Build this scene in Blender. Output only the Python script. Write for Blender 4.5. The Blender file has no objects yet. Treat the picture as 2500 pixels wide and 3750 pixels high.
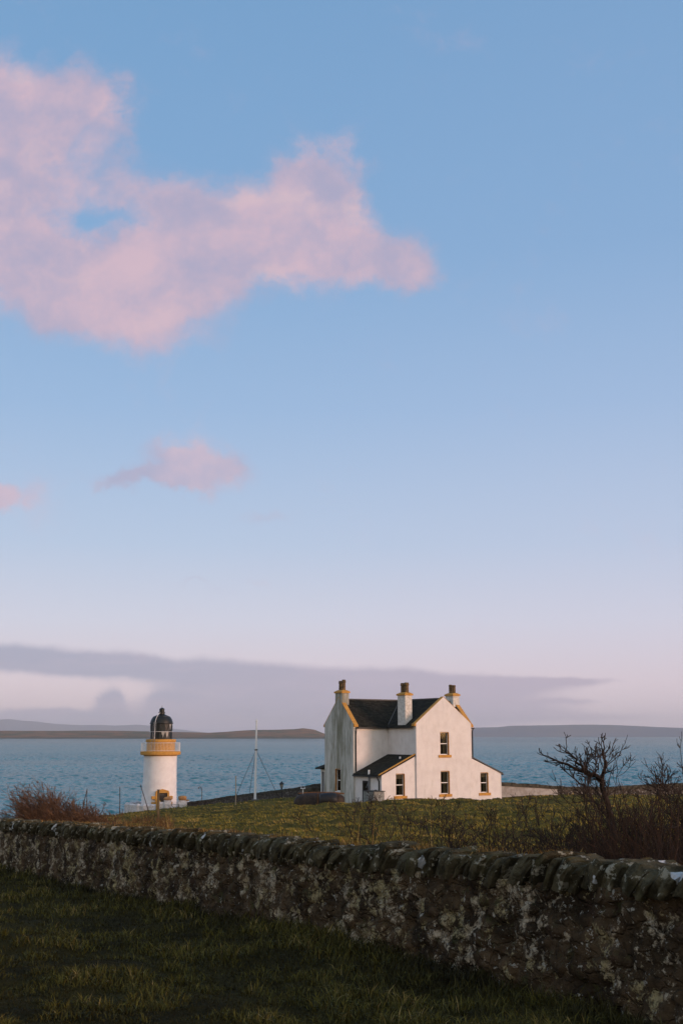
import bpy, bmesh, math, random
import numpy as np
from mathutils import Vector, Matrix, noise as mnoise
R = math.radians
random.seed(7); rng = np.random.default_rng(7)
scn = bpy.context.scene
col = scn.collection

# ------------------------------------------------------------------ camera
EYE = 12.0                      # metres above the sea
F, CX, CY, HOR = 4000.0, 1250.0, 1875.0, 2694.0
TH = math.atan((HOR - CY) / F)
cam = bpy.data.cameras.new('camera'); co = bpy.data.objects.new('camera', cam); col.objects.link(co)
co.location = (0, 0, EYE); co.rotation_euler = (math.pi / 2 + TH, 0, 0)
cam.sensor_fit = 'HORIZONTAL'; cam.sensor_width = 36; cam.lens = F / 2500 * 36
cam.clip_start = 0.1; cam.clip_end = 80000
scn.camera = co
scn.render.resolution_x = 682; scn.render.resolution_y = 1024

# ------------------------------------------------------------------ sun and sky
SUN_AZ = Vector((0.86, -0.51)).normalized(); SUN_EL = R(6.0)
sun_dir = Vector((SUN_AZ.x * math.cos(SUN_EL), SUN_AZ.y * math.cos(SUN_EL), math.sin(SUN_EL)))
sl = bpy.data.lights.new('sun', 'SUN'); so = bpy.data.objects.new('sun', sl); col.objects.link(so)
sl.energy = 2.5; sl.angle = R(16); sl.color = (1.0, 0.62, 0.51)
so.rotation_euler = sun_dir.to_track_quat('Z', 'Y').to_euler(); so.location = (0, 0, 60)
scn.view_settings.view_transform = 'Standard'; scn.view_settings.look = 'None'
scn.view_settings.exposure = 0.0; scn.view_settings.gamma = 1.0

def ray(px, py):
    cx = (px - CX) / F; cy = (CY - py) / F
    return Vector((cx, math.cos(TH) - cy * math.sin(TH), math.sin(TH) + cy * math.cos(TH)))
def at(px, py, d):
    r = ray(px, py); t = d / r.y
    return Vector((r.x * t, d, EYE + r.z * t))
def s2l(c):
    return tuple(((x / 255) / 12.92 if x / 255 <= 0.04045 else ((x / 255 + 0.055) / 1.055) ** 2.4) for x in c)

w = bpy.data.worlds.new('World'); scn.world = w; w.use_nodes = True
nt = w.node_tree; N = nt.nodes; Lk = nt.links; N.clear()
class G:                                     # tiny node-building helper
    def __init__(s, nt): s.nt = nt
    def n(s, t, **k):
        x = s.nt.nodes.new(t)
        for a, b in k.items(): setattr(x, a, b)
        return x
    def put(s, sock, v):
        if v is None: return
        if isinstance(v, bpy.types.NodeSocket): s.nt.links.new(v, sock)
        else: sock.default_value = v
    def m(s, op, a, b=None, c=None, clamp=False):
        x = s.n('ShaderNodeMath', operation=op, use_clamp=clamp)
        for i, v in enumerate((a, b, c)): s.put(x.inputs[i], v)
        return x.outputs[0]
    def v(s, op, a, b=None):
        x = s.n('ShaderNodeVectorMath', operation=op); s.put(x.inputs[0], a); s.put(x.inputs[1], b)
        return x.outputs['Value'] if op in ('DOT_PRODUCT', 'LENGTH') else x.outputs[0]
    def mix(s, f, a, b, mode='MIX'):
        x = s.n('ShaderNodeMix', data_type='RGBA', blend_type=mode)
        s.put(x.inputs[0], f)
        for i, q in ((6, a), (7, b)):
            s.put(x.inputs[i], (*q, 1) if isinstance(q, tuple) and len(q) == 3 else q)
        return x.outputs[2]
    def ramp(s, f, st, interp='LINEAR'):
        x = s.n('ShaderNodeValToRGB'); r = x.color_ramp; r.interpolation = interp
        while len(r.elements) < len(st): r.elements.new(0.5)
        for e, (p, c) in zip(r.elements, st):
            e.position = p; e.color = (*c, 1) if isinstance(c, tuple) else (c, c, c, 1)
        s.put(x.inputs[0], f); return x.outputs[0]
    def noise(s, vec, scale, det=4, rough=.55, dist=0, lac=2.0):
        x = s.n('ShaderNodeTexNoise'); s.put(x.inputs['Vector'], vec); x.inputs['Scale'].default_value = scale
        x.inputs['Detail'].default_value = det; x.inputs['Roughness'].default_value = rough
        x.inputs['Distortion'].default_value = dist; return x.outputs['Fac'], x.outputs['Color']
    def smooth(s, v, a, b, lo=0., hi=1.):
        x = s.n('ShaderNodeMapRange', interpolation_type='SMOOTHSTEP'); s.put(x.inputs[0], v)
        for i, q in zip((1, 2, 3, 4), (a, b, lo, hi)): x.inputs[i].default_value = q
        return x.outputs[0]
    def comb(s, x, y, z):
        c = s.n('ShaderNodeCombineXYZ')
        for i, q in enumerate((x, y, z)): s.put(c.inputs[i], q)
        return c.outputs[0]
    def sep(s, v):
        c = s.n('ShaderNodeSeparateXYZ'); s.put(c.inputs[0], v); return c.outputs
g = G(nt)
tc = g.n('ShaderNodeTexCoord').outputs['Generated']
dx, dy, dz = g.sep(tc)
sky = g.n('ShaderNodeTexSky', sky_type='NISHITA', sun_disc=False)
sky.sun_elevation = SUN_EL; sky.sun_rotation = math.atan2(SUN_AZ.x, SUN_AZ.y); sky.air_density = 1.0; sky.dust_density = 1.5
skyc = g.v('MULTIPLY', sky.outputs[0], (0.10, 0.10, 0.10))
# clear evening sky opposite the sun: blue overhead, pale lavender and rose low down
clear = g.ramp(dz, [(0.0, s2l((224, 204, 207))), (0.045, s2l((230, 214, 220))), (0.10, s2l((213, 215, 230))), (0.17, s2l((186, 204, 229))),
                    (0.29, s2l((156, 187, 223))), (0.42, s2l((133, 172, 213))), (0.60, s2l((118, 161, 204))), (1.0, s2l((110, 150, 198)))])
rightw = g.smooth(dx, -0.25, 0.32)
clear = g.mix(g.m('MULTIPLY', rightw, g.smooth(dz, 0.5, 0.0, 0.04, 0.16)), clear, s2l((208, 196, 220)))
back = g.smooth(dy, 0.25, -0.5)
glow = g.ramp(dz, [(0.0, (1.0, .66, .46)), (.12, (.98, .74, .58)), (.35, (.66, .66, .68)), (.7, (.36, .46, .62)), (1.0, (.26, .37, .56))])
base = g.mix(back, clear, g.v('ADD', glow, skyc))
# clouds, in directions u = x/y, v = z/y of the world
yy = g.m('MAXIMUM', dy, 0.02)
U = g.m('DIVIDE', dx, yy); V = g.m('DIVIDE', dz, yy)
uv = g.comb(U, V, 0.0)
n1f, n1c = g.noise(uv, 5.5, 3, .55)
n2f, n2c = g.noise(uv, 22.0, 6, .66)
warp = g.v('ADD', g.v('MULTIPLY', g.v('SUBTRACT', n1c, (.5, .5, .5)), (.10, .08, 0)),
           g.v('MULTIPLY', g.v('SUBTRACT', n2c, (.5, .5, .5)), (.065, .050, 0)))
uvw = g.v('ADD', uv, warp)
warp_low = g.v('MULTIPLY', warp, (.55, .20, 0))
uvl = g.v('ADD', uv, warp_low)
def blobs(lst, coord):
    tot = None
    for (bx, by, rx, ry, wt) in lst:         # centres given on the 1568-wide view of the photo
        r0 = ray(bx * 1.5944, by * 1.5944); u0, v0 = r0.x / r0.y, r0.z / r0.y
        r1 = ray((bx + rx) * 1.5944, by * 1.5944); r2 = ray(bx * 1.5944, (by - ry) * 1.5944)
        a = abs(r1.x / r1.y - u0); b = abs(r2.z / r2.y - v0)
        d = g.v('MULTIPLY', g.v('SUBTRACT', coord, (u0, v0, 0)), (1 / a, 1 / b, 0))
        q = g.v('DOT_PRODUCT', d, d)
        e = g.m('MULTIPLY', g.m('POWER', 2.71828, g.m('MULTIPLY', q, -1.0)), wt)
        tot = e if tot is None else g.m('ADD', tot, e)
    return tot
big = blobs([(30, 270, 190, 120, 1), (200, 190, 85, 75, .6), (-10, 430, 190, 150, .9), (60, 600, 190, 95, .9), (265, 390, 60, 60, .25),
             (170, 690, 170, 62, .9), (330, 620, 230, 90, .8), (450, 440, 170, 58, .9), (560, 540, 210, 90, .9), (620, 630, 190, 55, .6), (820, 625, 130, 42, .5), (420, 700, 130, 60, .6),
             (730, 430, 110, 85, 1), (690, 360, 75, 45, .6), (780, 560, 130, 60, .6), (925, 590, 85, 50, .75),
             (260, 260, 60, 80, .4), (320, 770, 160, 40, .30), (-40, 240, 120, 90, .6), (235, 500, 80, 30, -.42), (720, 400, 80, 70, .35)], uvw)
small = blobs([(365, 1075, 78, 62, 1.15), (480, 1082, 88, 48, 1.1), (400, 1125, 120, 28, .7), (255, 1115, 90, 24, .6), (200, 1140, 50, 14, .4), (-5, 1150, 85, 30, 1),
               (600, 1208, 65, 22, .5), (470, 1362, 60, 13, .45), (585, 1335, 45, 14, .36)], uvw)
band = blobs([(-60, 1508, 320, 34, 1), (280, 1528, 260, 27, 1), (600, 1562, 260, 32, 1), (900, 1585, 260, 50, 1), (1160, 1575, 200, 24, .8), (1330, 1563, 130, 10, .6),
              (760, 1640, 330, 45, 1), (400, 1622, 60, 34, 1.1), (270, 1618, 34, 34, 1.15), (140, 1640, 60, 18, .5), (500, 1640, 90, 30, 1), (100, 1676, 460, 30, 1.1), (180, 1640, 90, 16, .5), (30, 1640, 90, 16, .5),
              (1100, 1640, 260, 34, .7), (1330, 1612, 110, 8, .42), (1450, 1650, 200, 16, .4)], uvl)
f3, _ = g.noise(uv, 8.0, 9, .62); f4, _ = g.noise(uvw, 30.0, 8, .68)
lit0, _ = g.noise(uvw, 9.0, 6, .55); lit1, _ = g.noise(g.v('ADD', uvw, (-.022, -.030, 0)), 9.0, 6, .55)       # lit from upper right... low sun side
lit = g.m('SUBTRACT', lit0, lit1)
grain = g.m('ADD', g.m('MULTIPLY', g.m('SUBTRACT', f3, .5), 1.0), g.m('MULTIPLY', g.m('SUBTRACT', f4, .5), .62))
dens1 = g.m('ADD', g.m('MINIMUM', big, 1.05), grain)
dens2 = g.m('ADD', small, g.m('MULTIPLY', grain, .8))
m1 = g.m('MAXIMUM', g.smooth(dens1, .04, .92, 0, .90), g.smooth(dens2, .16, 1.0, 0, .72))
st1, _ = g.noise(g.v('MULTIPLY', uvl, (1, 5, 0)), 6.0, 8, .62)
mb = g.smooth(g.m('ADD', g.m('ADD', band, g.m('MULTIPLY', grain, .30)), g.m('MULTIPLY', g.m('SUBTRACT', st1, .5), .55)), .26, .88, 0, .76)
ahead = g.smooth(dy, .05, .15)
inner = g.smooth(g.m('ADD', f3, g.m('MULTIPLY', lit, .45)), .33, .68)
pink = g.mix(inner, s2l((176, 170, 196)), s2l((216, 186, 198)))
pink = g.mix(g.smooth(lit, .02, .28, 0, .35), pink, s2l((228, 200, 200)))
lowgrey = g.mix(g.smooth(U, -.25, .25), s2l((158, 163, 186)), s2l((182, 171, 190)))
lowgrey = g.mix(g.smooth(st1, .42, .66, 0, .6), lowgrey, s2l((186, 176, 194)))
c1 = g.mix(g.m('MULTIPLY', m1, ahead), base, pink)
c2 = g.mix(g.m('MULTIPLY', mb, ahead), c1, lowgrey)
bg = g.n('ShaderNodeBackground'); g.put(bg.inputs[0], c2); bg.inputs[1].default_value = 1.0
wo = g.n('ShaderNodeOutputWorld'); Lk.new(bg.outputs[0], wo.inputs[0])

# ------------------------------------------------------------------ object helpers
def tag(o, label=None, cat=None, group=None, kind=None):
    if label: o['label'] = label
    if cat: o['category'] = cat
    if group: o['group'] = group
    if kind: o['kind'] = kind
    return o
def empty(name, loc, rz=0, **k):
    o = bpy.data.objects.new(name, None); col.objects.link(o); o.location = loc; o.rotation_euler = (0, 0, rz)
    return tag(o, **k)
def mesh_obj(name, V, Fc, mat, parent=None, smooth=False):
    me = bpy.data.meshes.new(name)
    V = np.asarray(V, dtype=np.float32)
    if isinstance(Fc, np.ndarray):
        k = Fc.shape[1]; me.vertices.add(len(V)); me.vertices.foreach_set('co', V.ravel())
        me.loops.add(Fc.size); me.loops.foreach_set('vertex_index', Fc.astype(np.int32).ravel())
        me.polygons.add(len(Fc)); me.polygons.foreach_set('loop_start', np.arange(0, Fc.size, k, dtype=np.int32))
        me.update(calc_edges=True); me.validate()
    else:
        me.from_pydata(V.tolist(), [], Fc); me.update()
    if smooth: me.polygons.foreach_set('use_smooth', [True] * len(me.polygons))
    if mat: me.materials.append(mat)
    o = bpy.data.objects.new(name, me); col.objects.link(o)
    if parent: o.parent = parent
    return o
class MB:                                    # collects shapes into ONE mesh
    def __init__(s): s.V = []; s.F = []
    def add(s, V, Fc):
        b = len(s.V); s.V += [tuple(v) for v in V]; s.F += [tuple(i + b for i in f) for f in Fc]; return s
    def box(s, x0, x1, y0, y1, z0, z1):
        return s.add([(x0, y0, z0), (x1, y0, z0), (x1, y1, z0), (x0, y1, z0), (x0, y0, z1), (x1, y0, z1), (x1, y1, z1), (x0, y1, z1)],
                     [(0, 3, 2, 1), (4, 5, 6, 7), (0, 1, 5, 4), (1, 2, 6, 5), (2, 3, 7, 6), (3, 0, 4, 7)])
    def bar(s, a, b, wd, ht=None, up=(0, 0, 1)):     # square bar from a to b
        ht = ht or wd; a = Vector(a); b = Vector(b); d = (b - a).normalized(); up = Vector(up)
        if abs(d.dot(up)) > .98: up = Vector((0, 1, 0))
        sx = d.cross(up).normalized() * wd / 2; sz = sx.cross(d).normalized() * ht / 2
        v = [p + i * sx + j * sz for p in (a, b) for (i, j) in ((-1, -1), (1, -1), (1, 1), (-1, 1))]
        return s.add(v, [(3, 2, 1, 0), (4, 5, 6, 7), (0, 1, 5, 4), (1, 2, 6, 5), (2, 3, 7, 6), (3, 0, 4, 7)])
    def tube(s, pts, r, n=8, r1=None):
        pts = [Vector(p) for p in pts]; m = len(pts); V = []; prev = None
        for i, p in enumerate(pts):
            d = (pts[min(i + 1, m - 1)] - pts[max(i - 1, 0)]).normalized()
            a = Vector((0, 0, 1)) if abs(d.z) < .9 else Vector((1, 0, 0))
            if prev is None: sx = d.cross(a).normalized()
            else: sx = (prev - d * prev.dot(d)).normalized()
            prev = sx; sy = d.cross(sx); rr = r if r1 is None else r + (r1 - r) * i / (m - 1)
            V += [p + (sx * math.cos(2 * math.pi * k / n) + sy * math.sin(2 * math.pi * k / n)) * rr for k in range(n)]
        Fc = [(i * n + k, i * n + (k + 1) % n, (i + 1) * n + (k + 1) % n, (i + 1) * n + k) for i in range(m - 1) for k in range(n)]
        Fc += [tuple(range(n))[::-1], tuple((m - 1) * n + k for k in range(n))]
        return s.add(V, Fc)
    def lathe(s, prof, n=48, c=(0, 0)):
        V = []; m = len(prof)
        for (r, z) in prof: V += [(c[0] + max(r, 1e-4) * math.cos(2 * math.pi * k / n), c[1] + max(r, 1e-4) * math.sin(2 * math.pi * k / n), z) for k in range(n)]
        Fc = [(i * n + k, i * n + (k + 1) % n, (i + 1) * n + (k + 1) % n, (i + 1) * n + k) for i in range(m - 1) for k in range(n)]
        Fc += [tuple(range(n))[::-1], tuple((m - 1) * n + k for k in range(n))]
        return s.add(V, Fc)
    def prism(s, poly, axis, a, b):          # polygon of 2-D points extruded along an axis ('x','y')
        def P(p, t): return (t, p[0], p[1]) if axis == 'x' else (p[0], t, p[1]) if axis == 'y' else (p[0], p[1], t)
        n = len(poly); V = [P(p, a) for p in poly] + [P(p, b) for p in poly]
        Fc = [tuple(range(n)), tuple(range(n, 2 * n))[::-1]] + [(i, i + n, (i + 1) % n + n, (i + 1) % n) for i in range(n)]
        return s.add(V, Fc)
    def build(s, name, mat, parent=None, smooth=False, bevel=0):
        o = mesh_obj(name, s.V, s.F, mat, parent)
        bm = bmesh.new(); bm.from_mesh(o.data); bmesh.ops.recalc_face_normals(bm, faces=bm.faces)
        if smooth:
            for f in bm.faces: f.smooth = True
            for e in bm.edges:
                if len(e.link_faces) == 2 and e.calc_face_angle(0) > R(35): e.smooth = False
        bm.to_mesh(o.data); bm.free()
        if bevel:
            md = o.modifiers.new('bevel', 'BEVEL'); md.width = bevel; md.segments = 2; md.limit_method = 'ANGLE'
        return o
def cut(o, boxes):                           # real openings: boolean, baked into the mesh, cutter removed
    mb = MB()
    for b in boxes: mb.box(*b)
    c = mb.build('cutter', None); bpy.context.view_layer.update()
    md = o.modifiers.new('b', 'BOOLEAN'); md.operation = 'DIFFERENCE'; md.solver = 'EXACT'; md.object = c
    par = o.parent; o.parent = None
    bpy.context.view_layer.update()
    me = bpy.data.meshes.new_from_object(o.evaluated_get(bpy.context.evaluated_depsgraph_get()))
    o.modifiers.clear(); old = o.data; o.data = me; o.parent = par
    bpy.data.objects.remove(c); bpy.data.meshes.remove(old); return o
def join_meshes(name, objs, parent):         # several closed shells of one part into one mesh
    bm = bmesh.new()
    for o in objs: bm.from_mesh(o.data)
    me = bpy.data.meshes.new(name); mats = [m for m in objs[0].data.materials]
    bm.to_mesh(me); bm.free()
    for m in mats: me.materials.append(m)
    for o in objs: bpy.data.objects.remove(o)
    n = bpy.data.objects.new(name, me); col.objects.link(n); n.parent = parent; return n

# ------------------------------------------------------------------ materials
def mat(name, colr, rough=.8, bump=None, spec=.3, metal=0):
    m = bpy.data.materials.new(name); m.use_nodes = True; g = G(m.node_tree)
    b = m.node_tree.nodes['Principled BSDF']; b.inputs['Roughness'].default_value = rough
    b.inputs['Specular IOR Level'].default_value = spec; b.inputs['Metallic'].default_value = metal
    P = g.n('ShaderNodeTexCoord').outputs['Object']
    c = colr(g, P) if callable(colr) else (*colr, 1)
    g.put(b.inputs['Base Color'], c)
    if bump:
        h, dist, st = bump(g, P); bn = g.n('ShaderNodeBump'); bn.inputs['Distance'].default_value = dist
        bn.inputs['Strength'].default_value = st; g.put(bn.inputs['Height'], h); g.put(b.inputs['Normal'], bn.outputs[0])
    return m
def vary(a, b, sc=3, det=5, lo=.35, hi=.65, stretch=(1, 1, 1)):
    def f(g, P):
        v = g.v('MULTIPLY', P, stretch); n, _ = g.noise(v, sc, det, .6); return g.mix(g.smooth(n, lo, hi), a, b)
    return f
def nb(sc, dist, st=1.0, det=4):
    return lambda g, P: (g.noise(P, sc, det, .6)[0], dist, st)
def harl_col(g, P):
    n, _ = g.noise(P, 1.3, 6, .65); s_, _ = g.noise(g.v('MULTIPLY', P, (1, 1, .22)), 2.2, 6, .7)
    c = g.mix(g.smooth(n, .35, .7), (.77, .725, .69), (.69, .64, .60))
    c = g.mix(g.smooth(s_, .52, .78, 0, .35), c, (.40, .37, .30))
    sp, _ = g.noise(P, 14, 4, .7)
    return g.mix(g.smooth(sp, .60, .75, 0, .25), c, (.42, .38, .32))
HARL = mat('painted_harling', harl_col, .9, nb(26, .03, .8), .15)
def dirty_col(g, P):                          # weather-streaked left gable, worst below the chimney
    x, y, z = g.sep(P)
    n, _ = g.noise(g.v('MULTIPLY', P, (1, 1, .16)), 2.6, 8, .72)
    k = g.m('SUBTRACT', 1, g.m('MULTIPLY', g.m('ABSOLUTE', g.m('SUBTRACT', y, 5.9)), .42), clamp=True)
    f = g.smooth(g.m('ADD', n, g.m('MULTIPLY', k, .20)), .38, .82, .06, .95)
    c = g.mix(f, (.68, .66, .61), (.20, .19, .13))
    n2, _ = g.noise(P, 9, 5, .7)
    return g.mix(g.smooth(n2, .5, .75, 0, .3), c, (.33, .31, .24))
DIRTY = mat('weathered_harling', dirty_col, .92, nb(26, .03, .8), .1)
PAINTST = mat('painted_stone', vary((.72, .69, .64), (.52, .49, .43), 5), .85,
              nb(8, .03, .6), .2)
WHITE = mat('white_paint', (.78, .77, .74), .5)
OCHRE = mat('ochre_paint', vary((.58, .30, .06), (.44, .21, .04), 4, 6, .3, .7), .75, nb(12, .02, .5))
REVEAL = mat('ochre_reveal', vary((.45, .24, .07), (.30, .14, .05), 7), .75)
def slate_col(g, P):
    b = g.n('ShaderNodeTexBrick'); b.inputs['Scale'].default_value = 1; b.inputs['Brick Width'].default_value = .28; b.inputs['Row Height'].default_value = .13
    b.inputs['Mortar Size'].default_value = .008; b.inputs['Color1'].default_value = (.018, .017, .013, 1); b.inputs['Color2'].default_value = (.042, .038, .028, 1)
    b.inputs['Mortar'].default_value = (.006, .006, .006, 1)
    x, y, z = g.sep(P); g.put(b.inputs['Vector'], g.comb(g.m('ADD', x, y), g.m('MULTIPLY', z, 1.4), 0))
    n, _ = g.noise(P, 3, 6, .7); c = g.mix(g.smooth(n, .5, .75, 0, .5), b.outputs['Color'], (.055, .055, .03))
    n2, _ = g.noise(g.v('MULTIPLY', P, (1, 1, 2.5)), 8, 3, .5); return g.mix(g.smooth(n2, .68, .76, 0, .55), c, (.22, .22, .20))
def slate_b(g, P):
    b = g.n('ShaderNodeTexBrick'); b.inputs['Scale'].default_value = 1; b.inputs['Brick Width'].default_value = .28; b.inputs['Row Height'].default_value = .13
    b.inputs['Mortar Size'].default_value = .012
    x, y, z = g.sep(P); g.put(b.inputs['Vector'], g.comb(g.m('ADD', x, y), g.m('MULTIPLY', z, 1.4), 0)); return g.m('SUBTRACT', 1, b.outputs['Fac']), .02, .9
SLATE = mat('slate', slate_col, .9, slate_b, .08)
RIDGE = mat('ridge_tile', (.11, .10, .09), .8)
CLAY = mat('chimney_clay', vary((.20, .12, .05), (.07, .05, .025), 6), .8)
BLACK = mat('black_paint', vary((.010, .012, .010), (.020, .022, .018), 3), .42, None, .5)
PIPE = mat('black_pipe', (.018, .018, .017), .5)
GREYPIPE = mat('grey_pipe', (.16, .17, .18), .5)
DARKDOOR = mat('dark_door', vary((.012, .010, .008), (.03, .022, .015), 4), .5)
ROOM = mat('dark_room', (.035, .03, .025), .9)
CURT = mat('curtain_cloth', vary((.30, .27, .20), (.16, .14, .09), 5, 3, .3, .7, (9, 9, .2)), .9)
def glass():
    m = bpy.data.materials.new('window_glass'); m.use_nodes = True; g = G(m.node_tree); m.node_tree.nodes.remove(m.node_tree.nodes['Principled BSDF'])
    o = m.node_tree.nodes['Material Output']; fr = g.n('ShaderNodeFresnel'); fr.inputs[0].default_value = 1.5
    t = g.n('ShaderNodeBsdfTransparent'); t.inputs[0].default_value = (.80, .80, .78, 1); gl = g.n('ShaderNodeBsdfGlossy'); gl.inputs['Roughness'].default_value = .04
    mx = g.n('ShaderNodeMixShader'); g.put(mx.inputs[0], fr.outputs[0]); g.put(mx.inputs[1], t.outputs[0]); g.put(mx.inputs[2], gl.outputs[0]); g.put(o.inputs[0], mx.outputs[0]); return m
GLASS = glass()

# ------------------------------------------------------------------ terrain
lineA = Vector((2.93, 9.8)); lineB = Vector((-9.83, 32.6))    # field wall, right and left ends in the photo
ldir = (lineB - lineA).normalized(); lnor = Vector((-ldir.y, ldir.x))      # lnor points to the camera side
if lnor.dot(-lineA) < 0: lnor = -lnor
def on_line(px, py):
    r = ray(px, py); a = (lineA.dot(lnor)) / (Vector((r.x, r.y)).dot(lnor))
    return Vector((r.x * a, r.y * a, EYE + r.z * a))
contact = [on_line(*p) for p in ((0, 3173), (470, 3285), (797, 3345), (1250, 3420), (1569, 3520), (1991, 3640), (2286, 3710))]
tops = [on_line(*p) for p in ((0, 3000), (470, 3030), (797, 3047), (1250, 3090), (1569, 3105), (1991, 3132), (2286, 3142), (2500, 3152))]
def tpar(p): return (Vector((p[0], p[1])) - lineA).dot(ldir)
cT = sorted((tpar(p), p.z) for p in contact); tT = sorted((tpar(p), p.z) for p in tops)
cTx = np.array([c[0] for c in cT]); cTz = np.array([c[1] for c in cT]); tTx = np.array([c[0] for c in tT]); tTz = np.array([c[1] for c in tT])
def sstep(x, a, b):
    t = np.clip((x - a) / (b - a), 0, 1); return t * t * (3 - 2 * t)
YWX = [-400, -60, -21, -2, 15, 33, 80, 400]; YWY = [190, 165, 153, 108, 103, 108, 116, 170]
def vnoise(x, y, s, seed=0):                 # cheap smooth value noise
    x = x / s; y = y / s; xi = np.floor(x).astype(np.int64); yi = np.floor(y).astype(np.int64); fx = x - xi; fy = y - yi
    fx = fx * fx * (3 - 2 * fx); fy = fy * fy * (3 - 2 * fy)
    def h(a, b):
        n = (a * 374761393 + b * 668265263 + seed * 974711) & 0x7fffffff
        n = ((n ^ (n >> 13)) * 1274126177) & 0x7fffffff; return ((n ^ (n >> 16)) & 0xffff) / 65535.0
    return (h(xi, yi) * (1 - fx) + h(xi + 1, yi) * fx) * (1 - fy) + (h(xi, yi + 1) * (1 - fx) + h(xi + 1, yi + 1) * fx) * fy
def ground(x, y, detail=True):
    x = np.asarray(x, float); y = np.asarray(y, float)
    D = (x - lineA.x) * lnor.x + (y - lineA.y) * lnor.y            # + on the camera side
    T = (x - lineA.x) * ldir.x + (y - lineA.y) * ldir.y
    g1 = EYE - 1.65 - .0128 * x - .0658 * y
    lx = lineA.x + T * ldir.x; ly = lineA.y + T * ldir.y
    base = EYE - 1.65 - .0128 * lx - .0658 * ly
    g1 = g1 + np.where((T > -3) & (T < 30), (np.interp(T, cTx, cTz) - base), 0) * np.exp(-np.clip(D, 0, 9) / 1.6)
    mneg = np.clip(-x, 0, None)
    g2 = EYE - 2.0 - .0327 * np.clip(y, -20, 400) - .06 * mneg - .0012 * np.clip(mneg, 0, 60) ** 2
    yw = np.interp(x, YWX, YWY)
    g2 = g2 - .02 * np.clip(y - 100, 0, None) - .16 * np.clip(y - yw - 1.0, 0, None)
    g2 = g2 + .06 * np.exp(-((y - 81) / 3.0) ** 2) * sstep(x, 2, 7) - .28 * np.exp(-((y - 81) / 4.0) ** 2) * sstep(-x, -5, 1) * sstep(x, -6, -1)                          # bank of turf before the house
    g2 = g2 - .5 * sstep(y, 83, 84.6) * sstep(-y, -100, -95) * sstep(x, -1.5, .5) * sstep(-x, -19, -16)   # level house plot
    g2 = g2 + .55 * np.exp(-((x + 21.9) / .8) ** 2 - ((y - 130) / 2.0) ** 2) - .35 * sstep(y, 118, 134) * sstep(-x, 14, 17)                  # mound by the lighthouse
    k = sstep(D, -1.0, .3); z = g2 * (1 - k) + g1 * k
    if detail:
        a = np.where(D > 0, .07, .23); d = np.sqrt(x * x + y * y)
        z = z + a * (vnoise(x, y, 1.1, 1) - .5) * 1.3 + a * (vnoise(x, y, .42, 2) - .5) * .9 + .10 * (vnoise(x, y, 4.5, 3) - .5) + np.where(d < 60, .03 * (vnoise(x, y, .17, 4) - .5), 0)
        z = z + .35 * (vnoise(x, y, 14, 5) - .5) * sstep(y, 40, 70) * sstep(-y, -80, -74)
    return np.maximum(z, -3.0 + 0 * x)
def gz(x, y): return float(ground(np.array([x]), np.array([y]), False)[0])
az = np.concatenate([np.linspace(-180, -32, 60, endpoint=False), np.linspace(-32, 32, 620, endpoint=False), np.linspace(32, 180, 60, endpoint=False)]) * math.pi / 180
rad = np.concatenate([[.3], np.geomspace(1, 7, 14, endpoint=False), np.geomspace(7, 230, 560, endpoint=False), np.geomspace(230, 30000, 30)])
AZ, RA = np.meshgrid(az, rad); X = RA * np.sin(AZ); Y = RA * np.cos(AZ); Zt = ground(X, Y)
na, nr = len(az), len(rad)
I = np.arange(nr - 1)[:, None] * na + np.arange(na)[None, :]; I2 = np.arange(nr - 1)[:, None] * na + (np.arange(na)[None, :] + 1) % na
Fq = np.stack([I, I + na, I2 + na, I2], -1).reshape(-1, 4)
def ground_col(g, P):
    x, y, z = g.sep(P)
    n, _ = g.noise(P, .55, 7, .68); n2, _ = g.noise(P, 6, 5, .7); n3, _ = g.noise(P, .12, 4, .6)
    c = g.mix(g.smooth(n, .35, .68), (.055, .046, .012), (.125, .098, .022))
    c = g.mix(g.smooth(n2, .52, .78, 0, .6), c, (.18, .13, .04))
    c = g.mix(g.smooth(n3, .50, .68, 0, .5), c, (.13, .10, .03)); near, _ = g.noise(P, 1.1, 4, .6); side = g.m('ADD', g.m('MULTIPLY', x, lnor.x), g.m('MULTIPLY', y, lnor.y)); side = g.smooth(side, lineA.dot(lnor) - .2, lineA.dot(lnor) + .5); c = g.mix(side, c, g.mix(g.smooth(near, .4, .6), (.024, .018, .006), (.042, .032, .009)))  # camera side of the wall: shade put into a darker turf colour
    # shore stones below the turf
    return g.mix(g.smooth(z, .9, .2), c, (.09, .08, .07))
TURF = mat('turf', ground_col, 1.0, lambda g, P: (g.noise(P, 9, 6, .7)[0], .06, 1.0), .05)
tag(mesh_obj('ground', np.stack([X, Y, Zt], -1).reshape(-1, 3), Fq, TURF, smooth=True), kind='structure')

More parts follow.
